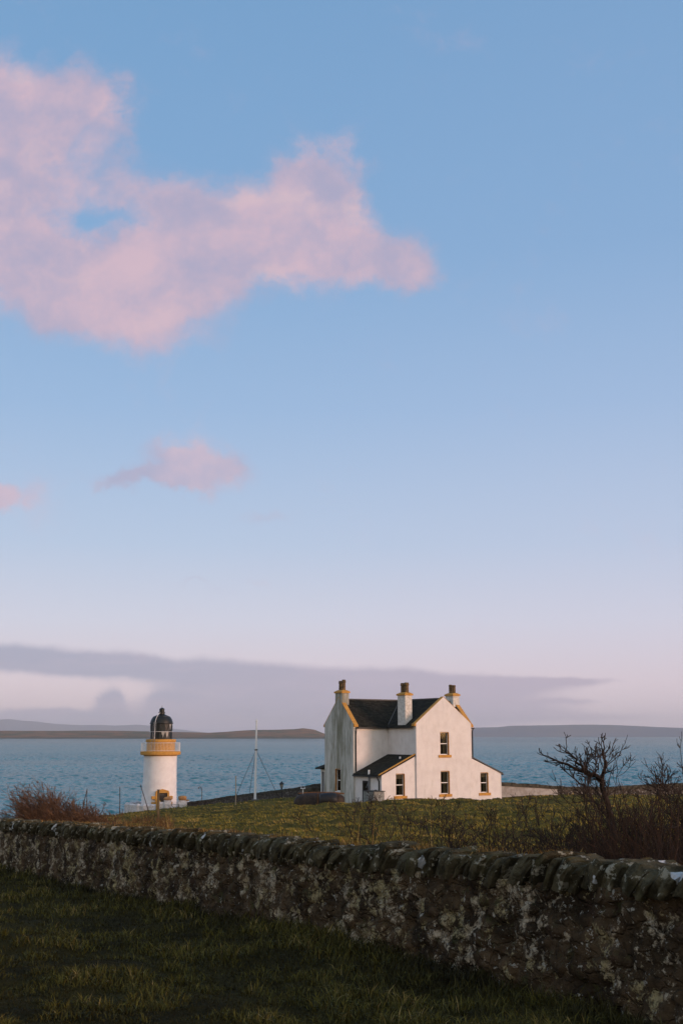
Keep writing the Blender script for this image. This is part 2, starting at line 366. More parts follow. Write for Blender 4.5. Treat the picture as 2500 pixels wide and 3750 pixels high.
# ------------------------------------------------------------------ sea
def sea_mat():
    m = bpy.data.materials.new('sea_water'); m.use_nodes = True; g = G(m.node_tree); b = m.node_tree.nodes['Principled BSDF']
    P = g.n('ShaderNodeTexCoord').outputs['Object']
    m.node_tree.nodes.remove(b); df = g.n('ShaderNodeBsdfDiffuse'); gl = g.n('ShaderNodeBsdfGlossy'); gl.inputs['Roughness'].default_value = .10; mx = g.n('ShaderNodeMixShader')
    big, _ = g.noise(g.v('MULTIPLY', P, (.25, 1, 1)), .016, 4, .6)
    a, _ = g.noise(g.v('MULTIPLY', P, (.8, 1, 1)), .55, 4, .6); c, _ = g.noise(g.v('MULTIPLY', P, (.55, 1, 1)), .17, 5, .62)
    h = g.m('ADD', g.m('MULTIPLY', a, .7), g.m('MULTIPLY', c, 1.5))
    bn = g.n('ShaderNodeBump'); bn.inputs['Strength'].default_value = 1.0; bn.inputs['Distance'].default_value = .14
    g.put(bn.inputs['Height'], g.m('MULTIPLY', h, g.smooth(big, .3, .7, .8, 1.25)))
    g.put(df.inputs['Color'], g.mix(g.smooth(big, .35, .65), (.010, .142, .156), (.018, .186, .200))); g.put(df.inputs['Normal'], bn.outputs[0]); g.put(gl.inputs['Normal'], bn.outputs[0])
    lw = g.n('ShaderNodeLayerWeight'); g.put(mx.inputs[0], g.smooth(lw.outputs['Facing'], .66, 1.0, .05, .45)); g.put(mx.inputs[1], df.outputs[0]); g.put(mx.inputs[2], gl.outputs[0]); g.put(m.node_tree.nodes['Material Output'].inputs[0], mx.outputs[0])
    return m
aw = np.concatenate([np.linspace(-180, -23, 40, endpoint=False), np.linspace(-23, 23, 900, endpoint=False), np.linspace(23, 180, 40, endpoint=False)]) * math.pi / 180
rw = np.concatenate([[60.], np.geomspace(118, 2600, 1150, endpoint=False), np.geomspace(2600, 60000, 60)])
A_, R_ = np.meshgrid(aw, rw); n_a, n_r = len(aw), len(rw); SX, SY = R_ * np.sin(A_), R_ * np.cos(A_)
wx = SX * .94 + SY * .34; wy = SY * .94 - SX * .34                      # wind waves, crests running across the bay
gust = .65 + .7 * vnoise(SX, SY * 2.5, 160, 61)
SZ = gust * ((vnoise(wx * .7, wy, 7, 51) - .5) * .26 + (vnoise(wx, wy * .45, 1.7, 52) - .5) * .50 + (vnoise(wx, wy * .45, 1.0, 53) - .5) * .40 + (vnoise(wx, wy * .5, .6, 54) - .5) * .12)
SZ = SZ * (1 - sstep(R_, 1800, 2600)) * sstep(R_, 60, 120)
J = np.arange(n_r - 1)[:, None] * n_a + np.arange(n_a)[None, :]; J2 = np.arange(n_r - 1)[:, None] * n_a + (np.arange(n_a)[None, :] + 1) % n_a
tag(mesh_obj('sea', np.stack([SX, SY, SZ], -1).reshape(-1, 3), np.stack([J, J + n_a, J2 + n_a, J2], -1).reshape(-1, 4), sea_mat(), smooth=True), kind='structure')

# ------------------------------------------------------------------ far land
def far_land(name, outline, d, depth, m, seed, rough):
    xs = np.linspace(outline[0][0], outline[-1][0], 420); ys = np.interp(xs, [o[0] for o in outline], [o[1] for o in outline])
    V = []; rows = 26
    for j in range(rows):
        t = j / (rows - 1)
        prof = sstep(np.array(t), 0, .5) ** .75 if t < .5 else 1 - sstep(np.array(t), .5, 1.0)
        dd = d + depth * t
        for i, (px, py) in enumerate(zip(xs, ys)):
            p = at(px, py, d + depth * .5); h = max(p.z, 0)
            sx = p.x * dd / (d + depth * .5)
            nn = (vnoise(np.array([sx]), np.array([dd]), depth * .22, seed)[0] - .5) * rough + (vnoise(np.array([sx]), np.array([dd]), depth * .08, seed + 1)[0] - .5) * rough * .5
            e = 1 if 0 < j < rows - 1 else 0
            V.append((sx, dd, max(h * float(prof) + nn * h * (1 - abs(2 * t - 1) ** .5 * 0) * (0.35 if abs(t - .5) < .1 else 1) * e, 0) + (-.8 if not e else 0)))
    n = len(xs); Fc = [(j * n + i, j * n + i + 1, (j + 1) * n + i + 1, (j + 1) * n + i) for j in range(rows - 1) for i in range(n - 1)]
    return tag(mesh_obj(name, V, Fc, m, smooth=True), kind='structure')
def moor(g, P):
    x, y, z = g.sep(P); n, _ = g.noise(g.v('MULTIPLY', P, (1, 1, 9)), .009, 9, .72)
    c = g.mix(g.smooth(n, .4, .62), (.24, .115, .055), (.075, .075, .035))
    return g.mix(g.smooth(z, 9, 1.5, 0, .85), c, (.05, .055, .032))
MOOR = mat('moorland', moor, 1, None, .05)
HILL = mat('haze_toned_moor', vary((.15, .16, .18), (.20, .18, .17), .0012, 6), 1, None, .05)  # pale blue of distance haze mixed into the hill colour itself
far_land('headland', [(-500, 2680), (0, 2677), (240, 2677), (420, 2676.5), (560, 2679.5), (640, 2681), (760, 2684), (830, 2681), (910, 2675), (1000, 2673.5), (1075, 2671.5), (1108, 2667.5), (1150, 2672.5), (1172, 2681), (1188, 2687), (1230, 2694), (1290, 2700), (1330, 2704)], 4350, 700, MOOR, 3, .22)
far_land('hills', [(-500, 2640), (0, 2636), (35, 2633.5), (80, 2640), (130, 2643), (205, 2652), (300, 2656), (375, 2655), (420, 2658), (500, 2654), (545, 2657), (620, 2667), (700, 2677), (800, 2688)], 18000, 3000, HILL, 9, .06)
far_land('hills', [(1380, 2694), (1500, 2682), (1640, 2672), (1735, 2665.5), (1820, 2664), (1868, 2659), (1985, 2657), (2105, 2654.5), (2225, 2655), (2300, 2658.5), (2400, 2663), (2500, 2666), (2700, 2668), (3000, 2676)], 9500, 1800, HILL, 15, .08)

# ------------------------------------------------------------------ house
HA = R(32); zb = EYE - 4.81
house = empty('white_house', (5.77, 86.2, zb), HA, label='white two-storey house with slate roofs and three chimneys standing on the grass by the sea', cat='house')
W, M, D, Gw, RR = 3.85, 3.3, 4.35, 5.41, 8.58
EV, RZ, B0 = 5.50, 7.58, -.9
wing = MB().prism([(0, B0), (Gw, B0), (Gw, EV + .05), (Gw / 2, RZ - .02), (0, EV + .05)], 'y', .3, W + D / 2).build('wing', HARL)
gab = MB().prism([(0, B0), (Gw, B0), (Gw, EV + .24), (Gw / 2, 7.80), (0, EV + .24)], 'y', 0, .34).build('gable', HARL)
main = MB().prism([(W, B0), (W + D, B0), (W + D, EV + .04), (W + D / 2, RZ - .02), (W, EV + .04)], 'x', -M + .3, RR).build('main', HARL)
lgab = MB().prism([(W, B0), (W + D, B0), (W + D, EV + .22), (W + D / 2, 7.86), (W, EV + .22)], 'x', -M, -M + .3).build('left_gable', DIRTY)
rgab = MB().prism([(W + .001, EV), (W + D, EV), (W + D, EV + .12), (W + D / 2, 7.72), (W + .001, EV + .12)], 'x', RR - .3, RR + .002).build('rg', HARL)
lean_l = MB().prism([(-3.15, B0), (-.002, B0), (-.002, 3.22), (-3.15, 1.84)], 'y', .15, W).build('ll', HARL)
lean_r = MB().prism([(Gw + .002, B0), (8.46, B0), (8.46, 1.80), (Gw + .002, 3.04)], 'y', .10, W).build('lr', HARL)
bay = MB().box(-3.1, -.6, W + D, W + D + .92, B0, 2.14).build('bay', WHITE)
# openings: (origin u, v, z0, z1, width, facing)
wins = [('front', 2.30, 0.0, .33, 2.06, .82), ('front', 2.31, 0.0, 3.31, 5.04, .82), ('front', -1.84, .15, .30, 1.92, .78), ('front', 6.33, .10, .32, 1.88, .76),
        ('left', -M, 5.74, .44, 2.17, .78)]
def wbox(wn, grow=0, d0=-.1, d1=.75):
    f, a, b, z0, z1, wd = wn
    return (a - grow, a + wd + grow, b + d0, b + d1, z0 - grow, z1 + grow) if f == 'front' else (a + d0, a + d1, b - grow, b + wd + grow, z0 - grow, z1 + grow)
cut(gab, [wbox(wins[0]), wbox(wins[1])]); cut(wing, [wbox(wins[0]), wbox(wins[1])])
cut(lean_l, [wbox(wins[2])]); cut(lean_r, [wbox(wins[3])]); cut(lgab, [wbox(wins[4])]); cut(main, [wbox(wins[4])])
cut(lean_l, [(-3.3, -2.95, 2.0, 2.82, -.62, 1.40)])
lg = join_meshes('gable_wall', [lgab], house); lg['label'] = 'grey weather-streaked left gable wall'
join_meshes('wall', [wing, gab, main, rgab, lean_l, lean_r], house)
bayo = bay; bayo.name = 'bay_window'; bayo.parent = house
MB().bar((-3.12, 8.42, .2), (-3.12, 8.42, 1.9), .06).bar((-3.12, 8.62, .2), (-3.12, 8.62, 1.9), .05).bar((-3.12, 8.42, 1.9), (-3.12, 8.62, 1.9), .05).build('frame', WHITE, bayo)
MB().box(-3.115, -3.105, 8.3, 8.95, .15, 1.9).build('pane', DARKDOOR, bayo)
MB().add([(-3.45, W + D, 2.1), (-.3, W + D, 2.1), (-.3, W + D + 1.28, 2.1), (-3.45, W + D + 1.28, 2.1), (-3.45, W + D, 2.2), (-.3, W + D, 2.2), (-.3, W + D + 1.28, 2.2), (-3.45, W + D + 1.28, 2.2), (-2.4, W + D, 2.75), (-1.3, W + D, 2.75)],
         [(0, 1, 2, 3), (0, 4, 5, 1), (1, 5, 6, 2), (2, 6, 7, 3), (3, 7, 4, 0), (4, 8, 9, 5), (5, 9, 6), (6, 9, 8, 7), (7, 8, 4)]).build('roof', SLATE, bayo)
for k, wn in enumerate(wins):
    f, a, b, z0, z1, wd = wn; fr = f == 'front'
    def Q(s, d, z): return (a + s, b + d, z) if fr else (a + d, b + s, z)      # s along, d inwards
    def qb(mb, s0, s1, d0, d1, q0, q1):
        p, q = Q(s0, d0, q0), Q(s1, d1, q1); return mb.box(min(p[0], q[0]), max(p[0], q[0]), min(p[1], q[1]), max(p[1], q[1]), q0, q1)
    fm = MB(); T = .045; I0 = .15
    for (s0, s1, q0, q1) in ((.01, T, z0 + .01, z1 - .01), (wd - T, wd - .01, z0 + .01, z1 - .01), (T, wd - T, z1 - T, z1 - .012), (T, wd - T, z0 + .01, z0 + .07), (T, wd - T, (z0 + z1) / 2 - .03, (z0 + z1) / 2 + .03)):
        qb(fm, s0, s1, I0, I0 + .06, q0, q1)
    win = fm.build('window', WHITE, house)
    pm = MB(); qb(pm, T, wd - T, I0 + .03, I0 + .036, z0 + .07, z1 - T); pm.build('pane', GLASS, win)
    rv = MB()                                  # painted margin inside the reveal
    qb(rv, -.004, .012, -.006, I0, z0, z1); qb(rv, wd - .012, wd + .05, -.006, I0, z0, z1); qb(rv, 0, wd, -.006, I0, z1 - .014, z1 + .035)
    rv.build('surround', REVEAL, win)
    if fr:
        sb = MB(); qb(sb, -.2, wd + .22, -.07, I0 - .005, z0 - .2, z0 + .004); sb.build('sill', OCHRE, win, bevel=.012)
    else:
        sb = MB(); qb(sb, -.02, wd + .02, -.03, I0 - .005, z0 - .06, z0 + .004); sb.build('sill', WHITE, win)
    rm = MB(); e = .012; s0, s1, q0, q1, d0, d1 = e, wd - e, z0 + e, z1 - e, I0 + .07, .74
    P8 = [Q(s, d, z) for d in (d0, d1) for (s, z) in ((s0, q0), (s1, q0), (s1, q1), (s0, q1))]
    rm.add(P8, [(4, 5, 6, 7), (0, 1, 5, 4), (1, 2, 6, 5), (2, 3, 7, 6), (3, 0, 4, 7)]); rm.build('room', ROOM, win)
    cs, cw = ((wd * .52, wd * .40) if k in (0, 1) else (wd * .08, wd * .35) if k == 4 else (wd * .62, wd * .3))
    n = 22; CV = [Q(cs + cw * i / n, .30 + .025 * math.sin(i * 1.9), z) for z in (z0 + .05, z1 - .05) for i in range(n + 1)]
    MB().add(CV, [(i, i + 1, n + 2 + i, n + 1 + i) for i in range(n)]).build('curtain', CURT, win)
    if k in (2, 3):
        bl = MB(); qb(bl, T, wd - T, .235, .245, z1 - .36, z1 - T); bl.build('blind', CURT, win)
# door on the left side of the lean-to
door = MB().box(-3.135, -3.09, 2.02, 2.80, -.6, 1.385).build('door', DARKDOOR, house)
MB().box(-3.145, -3.13, 2.12, 2.70, .35, 1.25).build('pane', GLASS, door); MB().bar((-3.11, 2.12, .2), (-3.11, 2.2, .2), .03).build('handle', GREYPIPE, door)
# roofs: thin slabs over the solids
def slab(name, quads, m, t=.07, parent=house):
    mb = MB()
    for q in quads:
        q = [Vector(p) for p in q]; n = len(q); nr = (q[1] - q[0]).cross(q[-1] - q[0]).normalized()
        if nr.z < 0: nr = -nr
        V = q + [p + nr * t for p in q]; mb.add(V, [tuple(range(n))[::-1], tuple(range(n, 2 * n))] + [(i, (i + 1) % n, (i + 1) % n + n, i + n) for i in range(n)])
    return mb.build(name, m, parent)
o1 = .16; sw = (RZ - EV) / (Gw / 2); smn = (RZ - EV) / (D / 2)
zE = EV - .02
YM = W + D / 2
roof = slab('roof', [[(-o1, .3, EV - o1 * sw + .03), (-o1, W, EV - o1 * sw + .03), (0.0, W, EV + .03), (Gw / 2, YM, RZ + .03), (Gw / 2, .3, RZ + .03)],
                     [(Gw + o1, .3, EV - o1 * sw + .03), (Gw / 2, .3, RZ + .03), (Gw / 2, YM, RZ + .03), (Gw, W, EV + .03), (Gw + o1, W, EV - o1 * sw + .03)],
                     [(-M + .3, W - o1, EV - o1 * smn + .03), (0, W - o1 + .0, EV - o1 * smn + .03), (0, W, EV + .03), (Gw / 2, YM, RZ + .03), (-M + .3, YM, RZ + .03)],
                     [(Gw, W - o1, EV - o1 * smn + .03), (RR - .3, W - o1, EV - o1 * smn + .03), (RR - .3, YM, RZ + .03), (Gw / 2, YM, RZ + .03), (Gw, W, EV + .03)],
                     [(-M + .3, W + D + o1, EV - o1 * smn + .03), (-M + .3, YM, RZ + .03), (RR - .3, YM, RZ + .03), (RR - .3, W + D + o1, EV - o1 * smn + .03)]], SLATE)
MB().bar((-M + .3, YM, RZ + .11), (RR - .3, YM, RZ + .11), .22, .10).bar((Gw / 2, .3, RZ + .112), (Gw / 2, YM, RZ + .112), .2, .10).build('ridge_tile', RIDGE, roof)
MB().bar((.05, W + .02, EV + .16), (Gw / 2 - .02, YM, RZ + .13),   .08, .015).build('valley', RIDGE, roof)
slab('lean_to_roof', [[(-3.32, .15 - .04, 1.84 - .17 * .438 + .02), (-3.32, W - .004, 1.84 - .17 * .438 + .02), (-.004, W - .004, 3.26), (-.004, .15 - .04, 3.26)]], SLATE, .09)
slab('lean_to_roof', [[(Gw + .004, .06, 3.08), (8.62, .06, 1.80 - .16 * .41 + .03), (8.62, W - .004, 1.80 - .16 * .41 + .03), (Gw + .004, W - .004, 3.08)]], SLATE, .09)
# ochre skews and kneelers on the gables
def skew(name, pts, t, m=OCHRE):   # pts: closed 2-D strip, extruded
    pass
def skew_x(u0, u1, kv, sgn):
    mb = MB(); v0 = kv; v1 = YM
    lo = [(v0 - sgn * .17, EV - .02), (v0 - sgn * .17, EV + .14), (v0, EV + .27), (v1, 7.91), (v1, 7.865), (v0, EV + .225), (v0, EV - .02)]
    return mb.prism(lo, 'x', u0, u1)
for (u0, u1) in ((-M - .015, -M + .36), (RR - .36, RR + .03)):
    mb = skew_x(u0, u1, W, 1); b = skew_x(u0, u1, W + D, -1); mb.add(b.V, b.F); mb.build('skew', OCHRE, house)
mb = MB()
for (k0, sg) in ((0, 1), (Gw, -1)):
    mb.prism([(k0 - sg * .17, EV + .02), (k0 - sg * .17, EV + .2), (k0, EV + .275), (Gw / 2, 7.835), (Gw / 2, 7.805), (k0, EV + .245), (k0, EV + .02)], 'y', -.012, .36)
mb.build('skew', OCHRE, house)
MB().prism([(-3.36, 1.84), (-3.36, 1.92), (-.004, 3.43), (-.004, 3.37)], 'y', .125, .30).build('skew', OCHRE, house)
MB().prism([(8.66, 1.70), (8.66, 1.80), (Gw + .004, 3.20), (Gw + .004, 3.12)], 'y', .05, .30).build('skew', RIDGE, house)
# chimneys
def chimney(u0, u1, v0, v1, z0, z1, pots, ph, stack_mat):
    st = MB().box(u0, u1, v0, v1, z0, z1).build('chimney', stack_mat, house)
    c = MB().box(u0 - .08, u1 + .08, v0 - .08, v1 + .08, z1, z1 + .13)
    a, b, c0, d0 = u0 - .06, u1 + .06, v0 - .06, v1 + .06; h = z1 + .13
    c.add([(a, c0, h), (b, c0, h), (b, d0, h), (a, d0, h), (a + .2, c0 + .2, h + .12), (b - .2, c0 + .2, h + .12), (b - .2, d0 - .2, h + .12), (a + .2, d0 - .2, h + .12)],
          [(0, 3, 2, 1), (4, 5, 6, 7), (0, 1, 5, 4), (1, 2, 6, 5), (2, 3, 7, 6), (3, 0, 4, 7)])
    c.build('chimney_cap', OCHRE, st)
    for (pu, pv, dh, r, sty) in pots:
        z = h + .08; q = ph + dh
        prof = [(r, z), (r * .93, z + q * .72), (r * 1.18, z + q * .75), (r * 1.18, z + q * .84), (r * 1.0, z + q * .88), (r * 1.0, z + q), (r * .78, z + q), (r * .75, z + q - .25)] if sty else \
               [(r * 1.05, z), (r, z + .05), (r, z + q * .82), (r * 1.1, z + q * .84), (r * 1.1, z + q * .90), (r, z + q * .91), (r, z + q), (r * .78, z + q), (r * .75, z + q - .2)]
        MB().lathe(prof, 20, (pu, pv)).build('chimney_pot', CLAY, st, smooth=True)
chimney(-M - .002, -M + .64, 5.50, 6.56, 7.2, 8.17, [(-M + .32, 5.77, .08, .15, 1), (-M + .32, 6.25, 0, .15, 1)], .78, DIRTY)
chimney(-.004, .65, 1.41, 2.45, 5.45, 7.92, [(.32, 1.66, .02, .18, 1), (.32, 2.16, 0, .18, 1)], .78, PAINTST)
chimney(RR - .66, RR + .002, 5.50, 6.56, 7.2, 8.15, [(RR - .34, 5.78, -.03, .15, 0), (RR - .34, 6.24, .02, .15, 0)], .74, PAINTST)
# gutters and pipes
MB().bar((-M + .3, W - .2, EV - .10), (0, W - .2, EV - .10), .12, .1).bar((-.2, .34, EV - .08), (-.2, W - .1, EV - .08), .12, .1).build('gutter', PIPE, house)
MB().bar((Gw + .1, W - .2, EV - .10), (RR + .06, W - .2, EV - .10), .12, .1).build('gutter', PIPE, house)
MB().bar((-3.37, .3, 1.76), (-3.37, W - .01, 1.76), .11, .1).build('gutter', PIPE, house)
MB().bar((8.68, .12, 1.72), (8.68, W, 1.72), .11, .09).build('gutter', PIPE, house)
MB().tube([(-3.12, W - .18, EV - .12), (-3.1, W - .1, EV - .4), (-3.1, W - .07, EV - .6), (-3.1, W - .07, 2.02)], .05).build('downpipe', PIPE, house)
MB().tube([(RR - .06, W - .2, EV - .12), (RR - .05, W - .1, EV - .35), (RR - .05, W - .06, B0)], .05).build('downpipe', PIPE, house)
MB().tube([(-3.37, .42, 1.74), (-3.3, .42, 1.55), (-3.21, .42, 1.4), (-3.21, .42, -.8)], .055).build('downpipe', PIPE, house)
MB().tube([(-3.26, 1.72, 1.75), (-3.26, 1.72, -.8)], .07).tube([(-3.26, 1.72, 1.35), (-3.26, 2.1, .9)], .04).build('soil_pipe', GREYPIPE, house)
MB().tube([(-3.26, 1.72, 1.75), (-3.26, 1.72, 2.22)], .075).build('vent_pipe', WHITE, house)
MB().tube([(-.7, 1.2, 2.98), (-.7, 1.2, 3.2)], .07).build('roof_vent', WHITE, house)

def house_at(u, v, z=0.0):
    return Vector((5.77 + u * math.cos(HA) - v * math.sin(HA), 86.2 + u * math.sin(HA) + v * math.cos(HA), zb + z))

# oil tank beside the door
TANKB = mat('tank_metal', vary((.26, .27, .25), (.16, .16, .14), 4), .6, nb(8, .02, .3)); 
tp = house_at(-4.12, -.25); tk = empty('oil_tank', (tp.x, tp.y, gz(tp.x, tp.y) - .1), HA, label='boxy grey oil tank standing beside the dark door of the white house', cat='tank')
hh = zb + .74 - tk.location.z
MB().box(0, .95, 0, 1.45, .18, hh - .06).build('body', TANKB, tk, bevel=.04)
MB().box(-.05, 1.0, -.05, 1.5, hh - .06, hh).build('lid', mat('tank_lid', (.06, .06, .055), .7), tk, bevel=.015)
MB().box(.08, .87, .12, .32, 0, .18).box(.08, .87, 1.1, 1.3, 0, .18).build('support', RIDGE, tk)
MB().tube([(.5, .5, hh), (.5, .5, hh + .07)], .1, 12).build('filler_cap', PIPE, tk)

# ------------------------------------------------------------------ lighthouse
LD = 144.0; lb = at(581, 2972, LD); LH = empty('lighthouse', (lb.x, lb.y, lb.z), 0, label='short white lighthouse tower with ochre gallery and black domed lantern', cat='lighthouse')
def tower_col(g, P):
    n, _ = g.noise(P, 1.2, 6, .65); n2, _ = g.noise(g.v('MULTIPLY', P, (1, 1, .3)), 3, 5, .6)
    c = g.mix(g.smooth(n, .35, .7), (.78, .75, .73), (.70, .66, .64)); return g.mix(g.smooth(n2, .55, .8, 0, .25), c, (.50, .45, .42))
TOWER = mat('tower_paint', tower_col, .7, lambda g, P: (g.m('ADD', g.noise(P, 9, 4, .6)[0], g.m('MULTIPLY', g.noise(g.v('MULTIPLY', P, (1, 1, 3)), 2.5, 2)[0], .6)), .03, .6))
MB().lathe([(2.32, -1.0), (2.28, .3), (2.22, 1.5), (2.15, 3.5), (2.10, 5.5), (2.09, 6.92)], 72).build('tower', TOWER, LH, smooth=True)
MB().lathe([(2.12, 6.90), (2.16, 6.98), (2.44, 7.02), (2.56, 7.06), (2.58, 7.42), (2.52, 7.47), (1.8, 7.475)], 72).build('gallery', OCHRE, LH, smooth=True)
MB().lathe([(1.80, 7.46), (1.80, 8.62), (1.92, 8.68), (1.92, 8.98), (1.40, 9.02)], 72).build('parapet', OCHRE, LH, smooth=True)
rl = MB()
for k in range(84):
    a = 2 * math.pi * k / 84; rl.bar((2.47 * math.cos(a), 2.47 * math.sin(a), 7.47), (2.47 * math.cos(a), 2.47 * math.sin(a), 8.54), .019)
for z, t in ((8.55, .028), (7.60, .016)): rl.tube([(2.47 * math.cos(2 * math.pi * k / 72), 2.47 * math.sin(2 * math.pi * k / 72), z) for k in range(73)], t, 6)
rl.build('railing', WHITE, LH)
lant = MB().lathe([(1.38, 9.01), (1.38, 10.98)], 12).build('lantern', BLACK, LH)
br = MB(); PN = mat('lantern_pane', vary((.20, .195, .18), (.32, .31, .28), 2), .35, None, .5); nS = 12
def LP(k, z, r=1.40): a = math.pi * 2 * (k + .35) / nS; return Vector((r * math.cos(a), r * math.sin(a), z))
zl = (9.05, 10.0, 10.95)
for k in range(nS):
    for j in range(2):
        br.bar(LP(k, zl[j]), LP(k + .5, zl[j + 1]), .035); br.bar(LP(k + .5, zl[j + 1]), LP(k + 1, zl[j]), .035)
    br.bar(LP(k, zl[1]), LP(k + 1, zl[1]), .03)
    ang = math.degrees(math.atan2(LP(k + .5, 0).y, LP(k + .5, 0).x))
br.build('astragal', BLACK, lant)
for (j, ctr) in ((0, -71), (0, -49), (0, -160), (1, -28), (1, -176), (1, 5)):
    a = R(ctr); hw = R(360 / nS / 2) * .72; z0, z1 = zl[j] + .12, zl[j + 1] - .03; r = 1.41
    def PP(t, z, q=0): return ((r + q) * math.cos(a + t), (r + q) * math.sin(a + t), z)
    MB().add([PP(-hw, z1), PP(hw, z1), PP(0, z0), PP(-hw, z1, .02), PP(hw, z1, .02), PP(0, z0, .02)], [(0, 1, 2), (3, 5, 4), (0, 3, 4, 1), (1, 4, 5, 2), (2, 5, 3, 0)]).build('pane', PN, lant)
MB().tube([(1.54 * math.cos(2 * math.pi * k / 48), 1.54 * math.sin(2 * math.pi * k / 48), 9.95) for k in range(49)], .022, 6).build('handrail', WHITE, LH)
DOME = MB().lathe([(1.40, 10.93), (1.52, 10.97), (1.52, 11.01), (1.45, 11.05), (1.42, 11.25), (1.34, 11.48), (1.21, 11.70), (1.10, 11.83), (1.10, 11.87), (.98, 11.90), (.78, 12.0), (.45, 12.12), (.38, 12.18), (.38, 12.33), (.43, 12.36), (.43, 12.42), (.33, 12.46), (.33, 12.78), (.36, 12.8), (.28, 12.9), (.15, 12.98), (.04, 13.02), (.02, 13.05), (.02, 13.28), (.0, 13.3)], 56).build('dome', mat('dome_paint', vary((.008, .009, .008), (.016, .017, .013), 2), .45, None, .35), LH, smooth=True)
ld = MB(); off = -.62
for s_ in (-.17, .17): ld.tube([(off + s_ - .08, -2.0, 7.5), (off + s_ + .04, -1.62, 11.15)], .022, 6)
for k in range(13): z = 7.75 + k * .27; t = (z - 7.5) / 3.65; ld.bar((off - .17 - .08 + .12 * t, -2.0 + .38 * t, z), (off + .17 - .08 + .12 * t, -2.0 + .38 * t, z), .02)
ld.build('ladder', GREYPIPE, LH)
MB().tube([(off + .0, -1.55, 9.0), (off + .04, -1.58, 10.9), (-.56, -1.42, 11.3), (-.48, -1.2, 11.7), (-.34, -.85, 12.1), (-.2, -.5, 12.33), (-.14, -.42, 12.3)], .03, 8).build('conductor_pipe', WHITE, LH)
# doorway with stepped ochre quoins, turned a little right of the camera
da = R(-90 + 19); dr = empty('doorway', (0, 0, 0)); dr.parent = LH
dr_m = Matrix.Rotation(da + math.pi / 2, 4, 'Z')
def dbuild(mb, name, m, par=LH, **k):
    mb.V = [tuple(dr_m @ Vector(v)) for v in mb.V]; return mb.build(name, m, par, **k)
bpy.data.objects.remove(dr)
fr_ = MB().box(-.86, -.62, -2.42, -1.9, .2, 2.45).box(.62, .86, -2.42, -1.9, .2, 2.45)
fr_.prism([(-.80, 2.38), (.80, 2.38), (.80, 2.62), (0, 2.86), (-.80, 2.62)], 'y', -2.44, -1.85)
for sg in (-1, 1):
    for (q0, q1) in ((1.08, 1.30), (1.62, 1.98)):
        pass
    fr_.box(min(sg * .85, sg * 1.32), max(sg * .85, sg * 1.32), -2.36, -1.6, 1.62, 1.98)
    fr_.box(min(sg * .85, sg * 1.30), max(sg * .85, sg * 1.30), -2.36, -1.6, .98, 1.26)
ds = dbuild(fr_, 'door_surround', OCHRE)
dd = dbuild(MB().box(-.62, .62, -2.30, -2.2, .2, 2.38), 'door', DARKDOOR)
dbuild(MB().bar((-.5, -2.31, 2.14), (.2, -2.31, 2.14), .03), 'handle', GREYPIPE, dd)
dbuild(MB().prism([(-.42, 1.2), (-.14, 1.2), (-.28, 1.5)], 'y', -2.315, -2.302), 'warning_plate', mat('yellow_plate', (.7, .4, .04), .6), dd)
# low whitewashed ring wall, and two gate pillars with boulders
WASH = mat('whitewashed_stone', vary((.66, .63, .62), (.42, .39, .36), 3.5, 6, .35, .7), .9, nb(5, .12, 1.0), .1)
rw_ = MB(); K = 60; a0, a1 = R(-86), R(-340)
def ringpt(a, r, z): return (r * math.cos(a), r * math.sin(a), z)
V = []; 
for i in range(K + 1):
    a = a0 + (a1 - a0) * i / K; j = .05 * math.sin(i * 1.7) + .04 * math.sin(i * 4.1)
    V += [ringpt(a, 4.30 + j * .5, -1.6), ringpt(a, 4.24 + j, .95 + j * .3), ringpt(a, 4.02 + j, 1.10 + j), ringpt(a, 3.80 + j, .95), ringpt(a, 3.78, -1.6)]
rw_.add(V, [(i * 5 + k, i * 5 + k + 1, (i + 1) * 5 + k + 1, (i + 1) * 5 + k) for i in range(K) for k in range(4)] + [(0, 1, 2, 3, 4), tuple(K * 5 + k for k in (4, 3, 2, 1, 0))])
rwall = rw_.build('ring_wall', WASH); rwall.location = lb; tag(rwall, label='low curved whitewashed stone wall around the foot of the lighthouse', cat='wall')
def rough_solid(name, size, loc, m, seed, sub=3, amp=.12, rz=0, taper=1.0, parent=None, round_=0.0):
    bm = bmesh.new(); bmesh.ops.create_cube(bm, size=1); bmesh.ops.subdivide_edges(bm, edges=bm.edges[:], cuts=sub, use_grid_fill=True)
    for v in bm.verts:
        p = v.co.copy()
        if round_: q = p.normalized() * .58; p = p.lerp(q, round_)
        s_ = 1 + (taper - 1) * (p.z + .5)
        nn = mnoise.noise_vector(p * 2.3 + Vector((seed * 7.1, seed * 3.3, 0)))
        v.co = Vector(((p.x * s_ + nn.x * amp) * size[0], (p.y * s_ + nn.y * amp) * size[1], (p.z + .5 + nn.z * amp) * size[2]))
    me = bpy.data.meshes.new(name); bm.to_mesh(me); bm.free(); me.polygons.foreach_set('use_smooth', [True] * len(me.polygons)); me.materials.append(m)
    o = bpy.data.objects.new(name, me); col.objects.link(o); o.location = loc; o.rotation_euler = (0, 0, rz)
    if parent: o.parent = parent
    return o
BOUL = mat('orange_granite', vary((.42, .22, .08), (.26, .14, .06), 3), .9, nb(5, .06, .8))
def pillar(px0, px1, ptop, d, lab, lab2, bw, bh, s):
    a = at(px0, ptop, d); b = at(px1, ptop, d); wd = b.x - a.x; cx_ = (a.x + b.x) / 2; h = a.z - (lb.z - 1.2)
    p = rough_solid('gate_pillar', (wd, .75, h), (cx_, d, lb.z - 1.2), WASH, s, 4, .03); tag(p, lab, 'pillar', 'whitewashed gate pillars')
    q = rough_solid('boulder', (bw, .8, bh), (cx_, d, a.z - .03), BOUL, s + 5, 4, .10, round_=.7); tag(q, lab2, 'boulder', 'orange boulders on the gate pillars')
